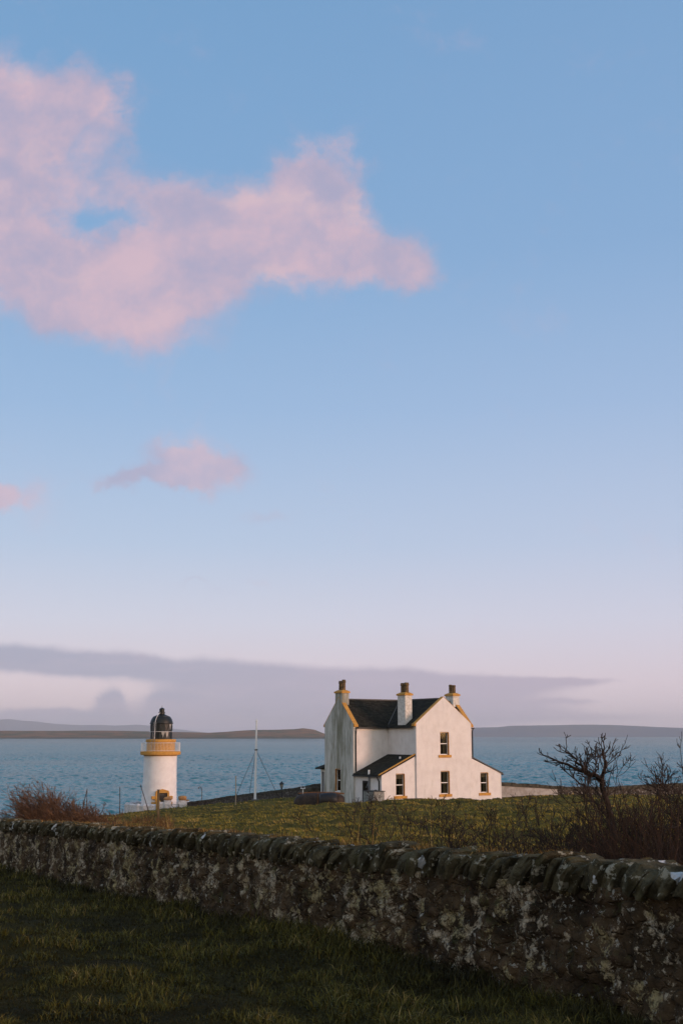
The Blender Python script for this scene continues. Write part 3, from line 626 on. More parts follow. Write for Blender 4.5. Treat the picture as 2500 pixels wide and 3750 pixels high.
pillar(602, 627, 2931.5, 139.6, 'shorter whitewashed stone gate pillar in front of the lighthouse door', 'flat orange boulder on the pillar before the lighthouse door', .92, .42, 1)
pillar(651, 684, 2931.5, 139.6, 'wider whitewashed stone gate pillar to the right of the lighthouse', 'domed orange boulder on the wider pillar right of the lighthouse', .95, .55, 2)
fw0 = at(584, 2938, 139.6); fw1 = at(604, 2938, 139.6)
tag(rough_solid('stone_wall', (fw1.x - fw0.x, .55, 2.2), ((fw0.x + fw1.x) / 2, 139.6, fw0.z - 2.2), WASH, 9, 5, .02), 'short straight whitewashed wall in front of the lighthouse door', 'wall')
tag(rough_solid('flat_stone', (.55, .5, .16), tuple(at(684, 2934, 139.6)), BOUL, 12, 3, .12, round_=.5), 'small flat orange stone beside the domed boulder', 'stone')
gt = empty('metal_gate', tuple(at(640, 2962, 137.5)), 0, label='low open metal gate between the two whitewashed pillars', cat='gate')
MB().bar((-.45, 0, .48), (.5, 0, .48), .05).bar((-.45, 0, .48), (-.1, -.1, .0), .05).bar((-.2, 0, .18), (.45, 0, .18), .045).build('frame', GREYPIPE, gt)
MB().bar((.48, 0, -.3), (.48, 0, .5), .09).build('gate_post', mat('gate_wood', (.10, .08, .06), .8), gt)

# ------------------------------------------------------------------ far boundary walls
def stone_col(g, P):
    n, _ = g.noise(P, 3.2, 7, .7); v = g.n('ShaderNodeTexVoronoi'); g.put(v.inputs['Vector'], g.v('MULTIPLY', P, (1, 1, 1.8))); v.inputs['Scale'].default_value = 2.6
    c = g.mix(g.smooth(n, .4, .62), (.05, .04, .032), (.12, .10, .085)); vb = g.n('ShaderNodeRGBToBW'); g.put(vb.inputs[0], v.outputs['Color']); c = g.mix(g.m('MULTIPLY', vb.outputs[0], .6), c, (.03, .026, .02))
    n2, _ = g.noise(P, 5, 6, .72); return g.mix(g.smooth(n2, .54, .62, 0, .7), c, (.33, .31, .28))
FARST = mat('field_stone', stone_col, .95, nb(4, .12, 1.0), .1)
COPEST = mat('dark_coping', vary((.035, .03, .022), (.09, .08, .06), 2.5, 6), .95, nb(4, .12, 1.0), .1)
FARWASH = mat('faded_wash', vary((.42, .39, .36), (.30, .27, .24), 2.5, 6), .95, nb(5, .05, .8), .1)
def bwall(parent, pts, parts, thick=.45):    # pts: list of (x,y,ztop); a ribbon wall with irregular coping
    def samp(t):
        n = len(pts) - 1; i = min(int(t * n), n - 1); f = t * n - i; return Vector(pts[i]).lerp(Vector(pts[i + 1]), f)
    L = sum((Vector(pts[i + 1]) - Vector(pts[i])).length for i in range(len(pts) - 1)); K = int(L / .35)
    P = [samp(i / K) for i in range(K + 1)]
    def ribbon(i0, i1, inner, z0f, z1f, jit, seed):
        V = []; 
        for i in range(i0, i1 + 1):
            d = (P[min(i + 1, K)] - P[max(i - 1, 0)]); d.z = 0; d.normalize(); nrm = Vector((-d.y, d.x, 0)); p = P[i]
            j = jit * (mnoise.noise(Vector((i * .9, seed, 0))) + .6 * mnoise.noise(Vector((i * .31, seed, 5))))
            za, zb_ = z0f(p), z1f(p) + j
            V += [p.xy.to_3d() + nrm * inner + Vector((0, 0, za)), p.xy.to_3d() + nrm * inner + Vector((0, 0, zb_)), p.xy.to_3d() - nrm * inner + Vector((0, 0, zb_)), p.xy.to_3d() - nrm * inner + Vector((0, 0, za))]
        n = i1 - i0
        return V, [(i * 4 + k, i * 4 + (k + 1) % 4, (i + 1) * 4 + (k + 1) % 4, (i + 1) * 4 + k) for i in range(n) for k in range(4)] + [(0, 1, 2, 3), (n * 4 + 3, n * 4 + 2, n * 4 + 1, n * 4)]
    for (name, f0, f1, th, m, lo, hi, jit, lab) in parts:
        i0, i1 = int(f0 * K), int(f1 * K); V, Fc = ribbon(i0, i1, th, lo, hi, jit, i0 + th); o = MB().add(V, Fc).build(name, m, parent)
        if lab: o['label'] = lab
gfun = lambda p: gz(p.x, p.y) - .6
lw = empty('boundary_wall', (0, 0, 0), label='far dry stone wall running downhill from the house to the lighthouse', cat='wall')
lp = [tuple(at(684, 2939, 146)), tuple(at(760, 2930, 142)), tuple(at(850, 2915, 133)), tuple(at(937, 2905, 124)), tuple(at(1060, 2890, 113)), tuple(at(1175, 2870, 105)), tuple(at(1250, 2864, 102))]
bwall(lw, lp, [('wall_body', 0, 1, .22, FARST, gfun, lambda p: p.z - .22, 0, None), ('coping', 0, 1, .27, COPEST, lambda p: p.z - .26, lambda p: p.z, .07, None)])
rwl = empty('boundary_wall', (0, 0, 0), label='far dark stone wall behind the shrubs with a pale painted stretch beside the house', cat='wall')
rp = [tuple(at(1780, 2862, 99)), tuple(at(1835, 2866, 99.5)), tuple(at(1960, 2873, 100.5)), tuple(at(2080, 2882, 102)), tuple(at(2200, 2883, 103)), tuple(at(2300, 2878, 104)), tuple(at(2420, 2871, 105)), tuple(at(2600, 2864, 107)), tuple(at(2900, 2862, 110))]
bwall(rwl, rp, [('wall_body', .33, 1, .22, FARST, gfun, lambda p: p.z - .30, 0, None), ('painted_wall', 0, .33, .235, FARWASH, gfun, lambda p: p.z - .30, 0, None), ('coping', 0, 1, .28, COPEST, lambda p: p.z - .31, lambda p: p.z, .07, None)])

# ------------------------------------------------------------------ flagpole, posts, lamp, boat, bench
fd = 100.0; fb = at(934, 2930, fd); ft = at(939.5, 2633, fd)
fp = empty('flagpole', tuple(fb), 0, label='tall white flagpole held by dark guy wires on the grass', cat='flagpole')
tv = ft - fb
MB().tube([(0, 0, -.3), tv * .5, tv * .97], .115, 16, .07).build('pole', WHITE, fp, smooth=True)
MB().lathe([(.12, 0), (.12, .05), (.05, .12), (.02, .2)], 14, (tv.x, tv.y)).build('finial', WHITE, fp).location = (0, 0, tv.z * .97)
mc = at(937.5, 2747, fd) - fb
MB().lathe([(.13, -.05), (.16, -.03), (.16, .05), (.13, .06)], 16, (0, 0)).build('collar', PIPE, fp).location = mc
for (px, d) in ((852, 101), (908, 108), (1026, 104)):
    e = at(px, 2900, d); e.z = gz(e.x, e.y) - .05
    MB().tube([mc, e - fb], .021, 5).build('guy_wire', PIPE, fp)
MB().box(-.3, .3, -.3, .3, -.4, .05).build('base', RIDGE, fp)
POST = mat('grey_wood', vary((.17, .12, .06), (.08, .055, .03), 6, 5, .3, .7, (1, 1, .2)), .9, nb(20, .02, .8))
RUST = mat('rusty_iron', vary((.08, .05, .035), (.035, .028, .022), 9), .85)
def stake(name, top, bot, d, r, m, lab, cat='post', square=False):
    a = at(*bot, d); b = at(*top, d); a.z = min(a.z, gz(a.x, a.y) - .15); o = MB()
    if square: o.bar((0, 0, 0), b - a, r * 2, r * 1.7)
    else: o.tube([(0, 0, 0), (b - a) * .5 + Vector((r * .5, 0, 0)), b - a], r, 7, r * .8)
    o = o.build(name, m, bevel=.012 if square else 0); o.location = a; return tag(o, lab, cat, 'iron stakes in the grass' if name == 'iron_stake' else None)
pst = stake('wooden_post', (580, 2894), (580, 3006), 70, .065, POST, 'thick weathered wooden post in front of the lighthouse door', square=True)
capm = MB().box(-.085, .085, -.075, .075, 0, .03).build('cap', POST, pst); capm.location = at(580, 2894, 70) - pst.location
stake('iron_stake', (439, 2884), (438, 2980), 98, .04, RUST, 'upright thin iron stake left of the lighthouse', 'stake')
stake('iron_stake', (514, 2875), (549, 2985), 90, .035, RUST, 'iron stake leaning left across the lighthouse wall', 'stake')
stake('iron_stake', (319.5, 2890), (289, 2958), 84, .035, RUST, 'iron stake leaning right behind the reddish bush', 'stake')
stake('iron_stake', (319, 2894), (316, 2968), 86, .03, RUST, 'upright stake crossing the leaning one behind the reddish bush', 'stake')
stk = stake('wooden_stake', (863, 2842), (862, 2950), 91, .045, mat('pale_wood', (.22, .20, .15), .9), 'slim pale post on the grass left of the flagpole', 'post')
# swan-neck pipe at the wall
sp = at(738, 2935, 143); o = MB().tube([(0, 0, -.5), (.02, 0, 1.15), (-.02, 0, 1.5), (-.14, 0, 1.72), (-.3, 0, 1.76), (-.42, 0, 1.66)], .04, 8).tube([(-.42, 0, 1.68), (-.43, 0, 1.55)], .07, 8).build('bent_pipe', RUST); o.location = sp
tag(o, 'swan-necked iron pipe at the far wall right of the lighthouse', 'pipe')
# lantern post
lt = at(1030.5, 2920, 104); lt.z = min(lt.z, gz(lt.x, lt.y) + .02); ltop = at(1030.5, 2861, 104).z - lt.z
lo = empty('garden_lamp', tuple(lt), 0, label='small black lantern on a post before the far wall right of the flagpole', cat='lamp')
s_ = ltop
MB().lathe([(.09, -.2), (.09, .12), (.05, .16), (.045, s_ * .60), (.09, s_ * .63), (.09, s_ * .66)], 12).build('pole', PIPE, lo, smooth=True)
MB().lathe([(.26, s_ * .83), (.20, s_ * .88), (.05, s_ * .95), (.03, s_ * .97), (.01, s_)], 6).build('lamp_roof', PIPE, lo)
MB().lathe([(.10, s_ * .66), (.16, s_ * .83)], 6).build('lamp_glass', mat('frosted_glass', (.45, .45, .42), .3, None, .5), lo)
MB().bar((-.06, 0, s_ * .6), (-.2, 0, s_ * .45), .03).bar((.06, 0, s_ * .6), (.16, 0, s_ * .5), .03).build('bracket', PIPE, lo)
fbar = MB()
for k in range(6): a = k * math.pi / 3; fbar.bar((.105 * math.cos(a), .105 * math.sin(a), s_ * .66), (.165 * math.cos(a), .165 * math.sin(a), s_ * .83), .022)
fbar.build('lamp_frame', PIPE, lo)
# small white bird table, over the boat
wp = at(1109, 2902, 92); wt = empty('bird_table', (wp.x, wp.y, gz(wp.x, wp.y)), 0, label='small white bird table behind the upturned boat', cat='bird table')
hz_ = at(1109, 2882, 92).z - wt.location.z
MB().bar((0, 0, -.1), (0, 0, hz_ - .14), .08).build('pole', WHITE, wt); MB().box(-.2, .2, -.15, .15, hz_ - .16, hz_ - .12).bar((-.18, 0, hz_ - .12), (-.1, 0, hz_), .03).bar((.18, 0, hz_ - .12), (.1, 0, hz_), .03).build('tray', WHITE, wt)
# upturned boat and its props
HULL = mat('dark_hull', vary((.020, .014, .010), (.045, .028, .018), 4), .7); PLANK = mat('weathered_plank', vary((.20, .09, .035), (.09, .045, .02), 5), .85)
bp = at(1168, 2948, 84); bz = gz(bp.x, bp.y) - .06; topz = at(1168, 2903, 84).z - bz
bt = empty('upturned_boat', (bp.x, bp.y, bz), R(3), label='dark upturned wooden boat lying on the grass left of the house', cat='boat')
n1, n2 = 24, 12; V = []; Lb = 3.75
for i in range(n1 + 1):
    t = i / n1; x = -Lb / 2 + Lb * t; full = (1 - abs(2 * t - 1) ** 3.2) ** .5 if t < .5 else (1 - (abs(2 * t - 1) * .93) ** 4) ** .5
    for j in range(n2 + 1):
        a = math.pi * j / n2; V.append((x, -math.cos(a) * .72 * max(full, .02), (math.sin(a) ** .4) * topz * (.30 + .68 * max(full, .0)) ))
hl = MB().add(V, [(i * (n2 + 1) + j, (i + 1) * (n2 + 1) + j, (i + 1) * (n2 + 1) + j + 1, i * (n2 + 1) + j + 1) for i in range(n1) for j in range(n2)]); hl.build('hull', HULL, bt, smooth=True)
MB().tube([(-Lb / 2 + .3 + (Lb - .3) * k / 10, 0, topz * (.93 + .09 * math.sin(k / 10 * math.pi))) for k in range(11)], .035, 6).build('keel', PLANK, bt)
MB().bar((-Lb / 2 + .25, -.74, .06), (Lb / 2 - .1, -.74, .06), .05, .10).build('gunwale', HULL, bt)
pp = at(1163, 2946, 82.6)
st_ = MB().bar((0, 0, -.2), (0, 0, .86), .075).build('wooden_post', PLANK); st_.location = (pp.x, pp.y, gz(pp.x, pp.y)); tag(st_, 'short brown post standing against the upturned boat', 'post')
tb = at(1196, 2944, 82.2); tb.z = gz(tb.x, tb.y) - .03
drm = MB().lathe([(.30, -.62), (.42, -.56), (.50, -.1), (.52, .3), (.47, .56), (.42, .62), (.3, .63)], 28).build('water_barrel', mat('black_plastic', (.012, .012, .012), .5, None, .3), smooth=True)
drm.data.transform(Matrix.Rotation(math.pi / 2, 4, 'Y')); drm.location = tb + Vector((.1, 0, .44)); tag(drm, 'glossy black barrel lying on its side before the upturned boat', 'barrel')
pk = MB().bar((0, 0, 0), (1.75, .1, -.14), .18, .05).build('plank', PLANK); pk.location = (at(1172, 2903, 82.7)) + Vector((0, .2, .02)); tag(pk, 'long brown plank lying across the top of the boat', 'plank')
# garden bench under the lean-to window
bq = house_at(-1.25, -1.3); bq.z = gz(bq.x, bq.y); bt_z = at(1482, 2925, bq.y).z - bq.z
bn = empty('garden_bench', tuple(bq), R(16), label='low brown wooden picnic bench before the lean-to window', cat='bench')
MB().box(-.75, .75, -.28, .28, bt_z - .06, bt_z).build('seat', POST, bn)
for sx in (-.55, .55): MB().bar((sx, -.25, -.1), (sx, -.12, bt_z - .06), .07).bar((sx, .25, -.1), (sx, .12, bt_z - .06), .07).build('leg', POST, bn)
# short dark wall stub by the bay
sw_ = at(1150, 2884, 94.0); tag(rough_solid('garden_wall', (1.9, .4, 1.3), (sw_.x, sw_.y, sw_.z - 1.28), COPEST, 31, 6, .03, R(8)), 'low dark garden wall beside the bay window', 'wall')

# ------------------------------------------------------------------ foreground field wall
def lichen_col(g, P, sc=1.0):
    n, _ = g.noise(P, 2.2, 6, .65); c = g.mix(g.smooth(n, .38, .62), (.040, .027, .015), (.125, .082, .044))
    nr_, _ = g.noise(P, 4.5, 5, .7, 0); c = g.mix(g.smooth(nr_, .56, .70, 0, .6), c, (.085, .050, .038))
    a, _ = g.noise(g.v('ADD', P, (31, 7, 3)), 4.2, 10, .74, .15); big, _ = g.noise(g.v('ADD', P, (3, 70, 3)), 1.0, 2, .5)
    f = g.smooth(g.m('ADD', a, g.m('MULTIPLY', g.m('SUBTRACT', big, .5), .34)), .535, .58)
    a2, _ = g.noise(g.v('ADD', P, (61, 17, 3)), 1.9, 10, .72, .2); f = g.m('MAXIMUM', f, g.smooth(a2, .555, .60))
    fine, _ = g.noise(P, 17, 6, .78); f = g.m('MULTIPLY', f, g.smooth(fine, .38, .56, .12, 1))
    tone, _ = g.noise(g.v('ADD', P, (9, 17, 1)), 1.9, 3, .5)
    lc = g.mix(g.smooth(tone, .42, .55), (.48, .39, .20), (.64, .53, .37)); c = g.mix(g.m('MULTIPLY', f, .9), c, lc)
    sp, _ = g.noise(g.v('ADD', P, (2, 1, 44)), 11, 5, .72); c = g.mix(g.smooth(sp, .615, .65, 0, .75), c, (.60, .56, .46))
    gn, _ = g.noise(g.v('ADD', P, (5, 8, 4)), 5, 6, .7); return g.mix(g.smooth(gn, .56, .68, 0, .5), c, (.075, .085, .028))
def wall_b(g, P):
    n, _ = g.noise(P, 12, 8, .72); v = g.n('ShaderNodeTexVoronoi', feature='DISTANCE_TO_EDGE'); v.inputs['Scale'].default_value = 4.2
    g.put(v.inputs['Vector'], g.v('ADD', g.v('MULTIPLY', P, (1, 1, 1.7)), g.v('MULTIPLY', g.noise(P, 5, 4)[1], (.35, .35, .35))))
    return g.m('ADD', n, g.m('MULTIPLY', g.smooth(v.outputs[0], 0, .12), .45)), .09, 1.0
FIELDST = mat('lichened_stone', lichen_col, .95, wall_b, .1)
fw = empty('field_wall', (0, 0, 0), label='long lichen-covered dry stone wall with leaning coping stones across the foreground', cat='wall')
t0, t1 = -6.5, 62.0
ts = [t0]; 
while ts[-1] < t1: ts.append(ts[-1] + max(.028, min(.16, .0026 * (9 + ts[-1]))))
ts = np.array(ts); nz = 44
topf = lambda t: np.interp(t, np.append(tTx, 60), np.append(tTz, tTz[-1] - 60 * .03))
CH = .30
V = []
stones_seed = 3
for t in ts:
    x0, y0 = lineA.x + ldir.x * t, lineA.y + ldir.y * t; zt_ = float(topf(t)) - CH + .06; zb_ = gz(x0 + lnor.x * .3, y0 + lnor.y * .3) - .35
    for j in range(nz + 1):
        z = zb_ + (zt_ - zb_) * j / nz; q = Vector((t * 1.0, z * 1.6, 0))
        cell = mnoise.cell(Vector((0, 0, 0)))
        d1 = mnoise.noise(Vector((t * 4.6, z * 7.0, 1.3))) * .035 + mnoise.noise(Vector((t * 11, z * 13, 4.3))) * .022 + mnoise.noise(Vector((t * 1.3, z * 1.5, 9))) * .05
        vd = mnoise.voronoi(Vector((t * 3.3, z * 5.2, .5)))[0]; d1 += .055 * min((vd[1] - vd[0]) * 1.6, .5) * 2
        off = .25 + .05 * (1 - j / nz) + d1 - .03
        V.append((x0 + lnor.x * off, y0 + lnor.y * off, z))
nv = nz + 1; Fc = [(i * nv + j, (i + 1) * nv + j, (i + 1) * nv + j + 1, i * nv + j + 1) for i in range(len(ts) - 1) for j in range(nz)]
b0 = len(V)
for t in ts:
    x0, y0 = lineA.x + ldir.x * t, lineA.y + ldir.y * t; zt_ = float(topf(t)) - CH + .06; zb_ = gz(x0 - lnor.x * .3, y0 - lnor.y * .3) - .35
    V += [(x0 - lnor.x * .25, y0 - lnor.y * .25, zt_), (x0 - lnor.x * .3, y0 - lnor.y * .3, zb_)]
for i in range(len(ts) - 1):
    Fc += [(i * nv + nz, (i + 1) * nv + nz, b0 + (i + 1) * 2, b0 + i * 2), (b0 + i * 2, b0 + (i + 1) * 2, b0 + (i + 1) * 2 + 1, b0 + i * 2 + 1)]
mesh_obj('wall_body', V, Fc, FIELDST, fw, smooth=True)
# coping: slabs set on edge, leaning along the wall
bm = bmesh.new(); bmesh.ops.create_cube(bm, size=1); bmesh.ops.subdivide_edges(bm, edges=bm.edges[:], cuts=5, use_grid_fill=True)
bm.verts.ensure_lookup_table(); tv_ = [v.co.copy() for v in bm.verts]; tf_ = [[v.index for v in f.verts] for f in bm.faces]; bm.free()
V = []; Fl = []; t = t0; k = 0; rr = random.Random(5); l3 = Vector((ldir.x, ldir.y, 0)); n3 = Vector((lnor.x, lnor.y, 0))
while t < t1:
    th = rr.uniform(.06, .11) if rr.random() < .6 else rr.uniform(.12, .21)
    if t > 12: th *= .8
    hgt = rr.uniform(.27, .34); dep = rr.uniform(.50, .64); lean = R(rr.uniform(20, 44)); yaw = R(rr.uniform(-12, 12))
    z0 = float(topf(t)) - CH + rr.uniform(-.01, .035); base = len(V); c0 = Vector((lineA.x + ldir.x * t, lineA.y + ldir.y * t, z0)) + n3 * rr.uniform(-.03, .05)
    sd = Vector((k * 3.7, k * 1.3, 0)); m_ = Matrix.Rotation(yaw, 3, 'Z')
    for p in tv_:
        q = Vector(p); sq = q.copy(); rn = q.normalized() * .60; q = q.lerp(rn, .16)
        if q.z > 0: q.y *= 1 - .38 * q.z * q.z * 2.2
        nn = mnoise.noise_vector(sq * 1.7 + sd) * .17 + mnoise.noise_vector(sq * 5 + sd) * .06
        lo_ = Vector(((q.x + nn.x * .6) * th * 1.05, (q.y + nn.y * .38) * dep, (q.z + .5 + nn.z * .6) * hgt)); lo_ = m_ @ lo_
        xx = lo_.x * math.cos(lean) - lo_.z * math.sin(lean); zz = lo_.x * math.sin(lean) * .5 + lo_.z * math.cos(lean)
        V.append(c0 + l3 * xx + n3 * lo_.y + Vector((0, 0, zz)))
    Fl += [[base + i for i in f] for f in tf_]; t += th * 1.24; k += 1
def cope_col(g, P):
    n, _ = g.noise(P, 4, 6, .7); c = g.mix(g.smooth(n, .4, .62), (.034, .028, .015), (.105, .088, .050))
    m2, _ = g.noise(g.v('ADD', P, (4, 4, 9)), 2.4, 5, .6); c = g.mix(g.smooth(m2, .52, .66, 0, .6), c, (.070, .062, .022))
    a, _ = g.noise(g.v('ADD', P, (14, 2, 9)), 7, 6, .7, .3); c = g.mix(g.smooth(a, .565, .61, 0, .7), c, (.40, .37, .28))
    w_, _ = g.noise(g.v('ADD', P, (1, 22, 9)), 3.6, 3, .5, .2); return g.mix(g.smooth(w_, .675, .695, 0, .85), c, (.60, .61, .60))
COPE = mat('coping_stone', cope_col, .95, lambda g, P: (g.noise(P, 10, 8, .72)[0], .06, .9), .1)
mesh_obj('coping', V, Fl, COPE, fw)

# ------------------------------------------------------------------ grass
def tint_mat(name, stops, trans=.25):
    m = bpy.data.materials.new(name); m.use_nodes = True; g = G(m.node_tree); b = m.node_tree.nodes['Principled BSDF']
    a = g.n('ShaderNodeAttribute', attribute_name='tint').outputs['Fac']; g.put(b.inputs['Base Color'], g.ramp(a, stops))
    b.inputs['Roughness'].default_value = .8; b.inputs['Specular IOR Level'].default_value = .15; return m
GRASS_S = [(0, (.030, .026, .008)), (.40, (.12, .098, .016)), (.66, (.30, .225, .036)), (.88, (.36, .22, .06)), (1, (.50, .32, .11))]
def blades(name, x, y, h, wd, lean, tint, m, lab, cat='grass', zoff=0, z=None, leandir=None):
    n = len(x); z = (ground(x, y) - .015 if z is None else z) + zoff; a = rng.uniform(0, 2 * math.pi, n); ca, sa = np.cos(a) * wd / 2, np.sin(a) * wd / 2
    b = rng.uniform(0, 2 * math.pi, n) if leandir is None else leandir; lx, ly = np.cos(b) * lean * h, np.sin(b) * lean * h
    P = np.zeros((n, 5, 3), np.float32)
    P[:, 0] = np.stack([x - ca, y - sa, z], -1); P[:, 1] = np.stack([x + ca, y + sa, z], -1)
    P[:, 2] = np.stack([x + ca * .8 + lx * .35, y + sa * .8 + ly * .35, z + h * .58], -1); P[:, 3] = np.stack([x - ca * .8 + lx * .35, y - sa * .8 + ly * .35, z + h * .58], -1)
    P[:, 4] = np.stack([x + lx, y + ly, z + h * np.sqrt(np.clip(1 - .55 * lean ** 2, .15, 1))], -1)
    i = np.arange(n)[:, None] * 5; T3 = np.concatenate([i + [0, 1, 2], i + [0, 2, 3], i + [3, 2, 4]], 1).reshape(-1, 3)
    o = mesh_obj(name, P.reshape(-1, 3), T3, m, smooth=True); at_ = o.data.attributes.new('tint', 'FLOAT', 'POINT')
    at_.data.foreach_set('value', np.repeat(np.clip(tint, 0, 1), 5).astype(np.float32)); return tag(o, lab, cat, kind='stuff')
# near slope
GM = tint_mat('short_grass', GRASS_S); GN = tint_mat('shade_toned_grass', [(0, (.020, .016, .006)), (.45, (.048, .041, .009)), (.75, (.125, .105, .018)), (.92, (.17, .125, .035)), (1, (.30, .20, .07))])  # second grass: darker colour stops carry the shade on the near slope
n = 230000; d = 7.5 * (40 / 7.5) ** (rng.uniform(0, 1, n) ** 1.15); u_ = rng.uniform(-.36, .36, n); x = u_ * d; y = d
keep = ((x - lineA.x) * lnor.x + (y - lineA.y) * lnor.y) > .22; x, y = x[keep], y[keep]; d = y
Dw = (x - lineA.x) * lnor.x + (y - lineA.y) * lnor.y
tuft = vnoise(x, y, .55, 11) * .5 + vnoise(x, y, .2, 12) * .5; edge = np.exp(-Dw / .8)
h = (.030 + .15 * np.clip(tuft - .38, 0, 1) * 1.6 + edge * rng.uniform(.05, .24, len(x))) * rng.uniform(.6, 1.35, len(x))
blades('grass', x, y, h, .0045 + .0006 * d, rng.uniform(.2, 1.3, len(x)), -.12 + 1.05 * tuft * rng.uniform(.5, 1.35, len(x)) + .25 * (rng.uniform(0, 1, len(x)) > .95) + - .10 * edge, GN, 'short green grass, its colour darkened for shade, on the slope before the field wall')
# tussocky field beyond the wall
n = 260000; d = 10.5 * (125 / 10.5) ** rng.uniform(0, 1, n) ** .9; x = rng.uniform(-.36, .36, n) * d; y = d
keep = ((x - lineA.x) * lnor.x + (y - lineA.y) * lnor.y) < -.35; keep &= (y < np.interp(x, YWX, YWY) - 1.5); hx = x - 5.77; hy = y - 86.2
hu = hx * math.cos(HA) + hy * math.sin(HA); hv = -hx * math.sin(HA) + hy * math.cos(HA); keep &= ~((hu > -3.8) & (hu < 9) & (hv > -.2) & (hv < 9.6))
x, y = x[keep], y[keep]; d = y; tuft = vnoise(x, y, 1.3, 21) * .45 + vnoise(x, y, .45, 22) * .35 + vnoise(x, y, 5, 23) * .2
h = (.05 + .26 * np.clip(tuft - .38, 0, 1)) * rng.uniform(.6, 1.4, len(x)); dry = vnoise(x, y, 3.0, 25)
blades('grass', x, y, h, .006 + .00055 * d, rng.uniform(.4, 1.5, len(x)), .25 + .5 * tuft * rng.uniform(.6, 1.5, len(x)) + .35 * (rng.uniform(0, 1, len(x)) > .93) + .35 * np.clip(dry - .6, 0, 1) * 2, GM, 'rough yellow green pasture grass between the field wall and the house', leandir=rng.normal(math.pi * 1.05, 1.0, len(x)))
# straw stalks and tufts along the wall top
STRAW = tint_mat('straw', [(0, (.12, .065, .02)), (.6, (.28, .16, .045)), (1, (.62, .43, .16))])  # brightest stop puts sunlit highlights into the stalk colour
n = 5200; tt = rng.uniform(0, 24, n); D_ = -rng.uniform(.3, 1.6, n); x = lineA.x + ldir.x * tt + lnor.x * D_; y = lineA.y + ldir.y * tt + lnor.y * D_
pk_ = vnoise(tt, tt * 0, .8, 41) > .62; x, y, tt = x[pk_], y[pk_], tt[pk_]; z = ground(x, y)
zt_ = topf(tt); h = (zt_ - z) * rng.uniform(.55, 1.12, len(x)) + np.where(rng.uniform(0, 1, len(x)) > .93, rng.uniform(.05, .42, len(x)), 0)
blades('dry_grass', x, y, np.clip(h, .2, 2.2), .005 + .0004 * y, rng.uniform(.05, .45, len(x)), rng.uniform(0, 1, len(x)), STRAW, 'dry straw-coloured grass stalks behind the field wall coping')
n = 2600; ctr = rng.uniform(1.0, 22, 34); tt = rng.choice(ctr, n) + rng.normal(0, .12, n); D_ = rng.normal(-.16, .10, n); x = lineA.x + ldir.x * tt + lnor.x * D_; y = lineA.y + ldir.y * tt + lnor.y * D_
blades('dry_grass', x, y, rng.uniform(.04, .14, n), .005 + .0004 * y, rng.uniform(.2, 1.2, n), rng.uniform(0, .7, n), STRAW, 'small rusty tufts of grass growing on the field wall coping', z=topf(tt) - .06)

# ------------------------------------------------------------------ bare shrubs
class Twigs:
    def __init__(s): s.a = []; s.b = []; s.ra = []; s.rb = []
    def seg(s, a, b, ra, rb): s.a.append(tuple(a)); s.b.append(tuple(b)); s.ra.append(ra); s.rb.append(rb)
    def grow(s, rn, p, d, L, r, lev, up=.25, wig=.35, nb=3, curl=0.0, rmin=.0022, wind=Vector((0, 0, 0))):
        ns = max(3, int(L / .09)) if lev else max(4, int(L / .12)); sl = L / ns; rad = r
        kids = []
        for i in range(ns):
            d = (d + Vector((rn.gauss(0, wig), rn.gauss(0, wig), rn.gauss(0, wig * .7))) * .5 + Vector((0, 0, up)) * .25 + wind * .25).normalized()
            q = p + d * sl; r2 = max(r * (1 - .62 * (i + 1) / ns), rmin); s.seg(p, q, rad, r2); p = q; rad = r2
            if i >= ns * .22 and lev > 0: kids.append((p.copy(), d.copy(), rad, (i + 1) / ns))
        if lev > 0:
            for _ in range(nb):
                kp, kd, kr, kt = rn.choice(kids); s.side(rn, kp, kd, L * rn.uniform(.32, .62) * (1.15 - .4 * kt), kr * .72, lev - 1, up, wig, nb, rmin, wind)
            s.side(rn, p, d, L * .4, rad * .9, lev - 1, up, wig, nb, rmin, wind)
    def side(s, rn, p, d, L, r, lev, up, wig, nb, rmin, wind):
        ax = Vector((rn.gauss(0, 1), rn.gauss(0, 1), rn.gauss(0, 1))).normalized(); nd = (Matrix.Rotation(R(rn.uniform(22, 62)), 3, ax) @ d).normalized()
        if nd.z < -.1: nd.z *= -.5
        s.grow(rn, p, nd, L, max(r, rmin), lev, up, wig, nb, rmin=rmin, wind=wind)
    def build(s, name, m, sides=3, **k):
        A = np.array(s.a); B = np.array(s.b); ra = np.array(s.ra)[:, None]; rb = np.array(s.rb)[:, None]; d = B - A; d /= np.linalg.norm(d, axis=1)[:, None] + 1e-9
        ref = np.where(np.abs(d[:, 2:3]) > .9, np.array([[1., 0, 0]]), np.array([[0, 0, 1.]])); sx = np.cross(d, ref); sx /= np.linalg.norm(sx, axis=1)[:, None]; sy = np.cross(d, sx)
        P = np.zeros((len(A), sides * 2, 3))
        for q in range(sides):
            c, s_ = math.cos(2 * math.pi * q / sides), math.sin(2 * math.pi * q / sides); P[:, q] = A + (sx * c + sy * s_) * ra; P[:, q + sides] = B + (sx * c + sy * s_) * rb
        i = np.arange(len(A))[:, None] * sides * 2
        Fq = np.concatenate([i + [q, (q + 1) % sides, (q + 1) % sides + sides, q + sides] for q in range(sides)], 1).reshape(-1, 4)
        return tag(mesh_obj(name, P.reshape(-1, 3), Fq, m, smooth=True), **k)
BARK = mat('dark_bark', vary((.020, .013, .009), (.045, .028, .019), 6), .9)
REDBARK = mat('red_bark', vary((.15, .078, .038), (.07, .036, .02), 2.5), .9)
def wall_depth(px):
    r = ray(px, 3100); return lineA.dot(lnor) / (Vector((r.x, r.y)).dot(lnor)) * r.y
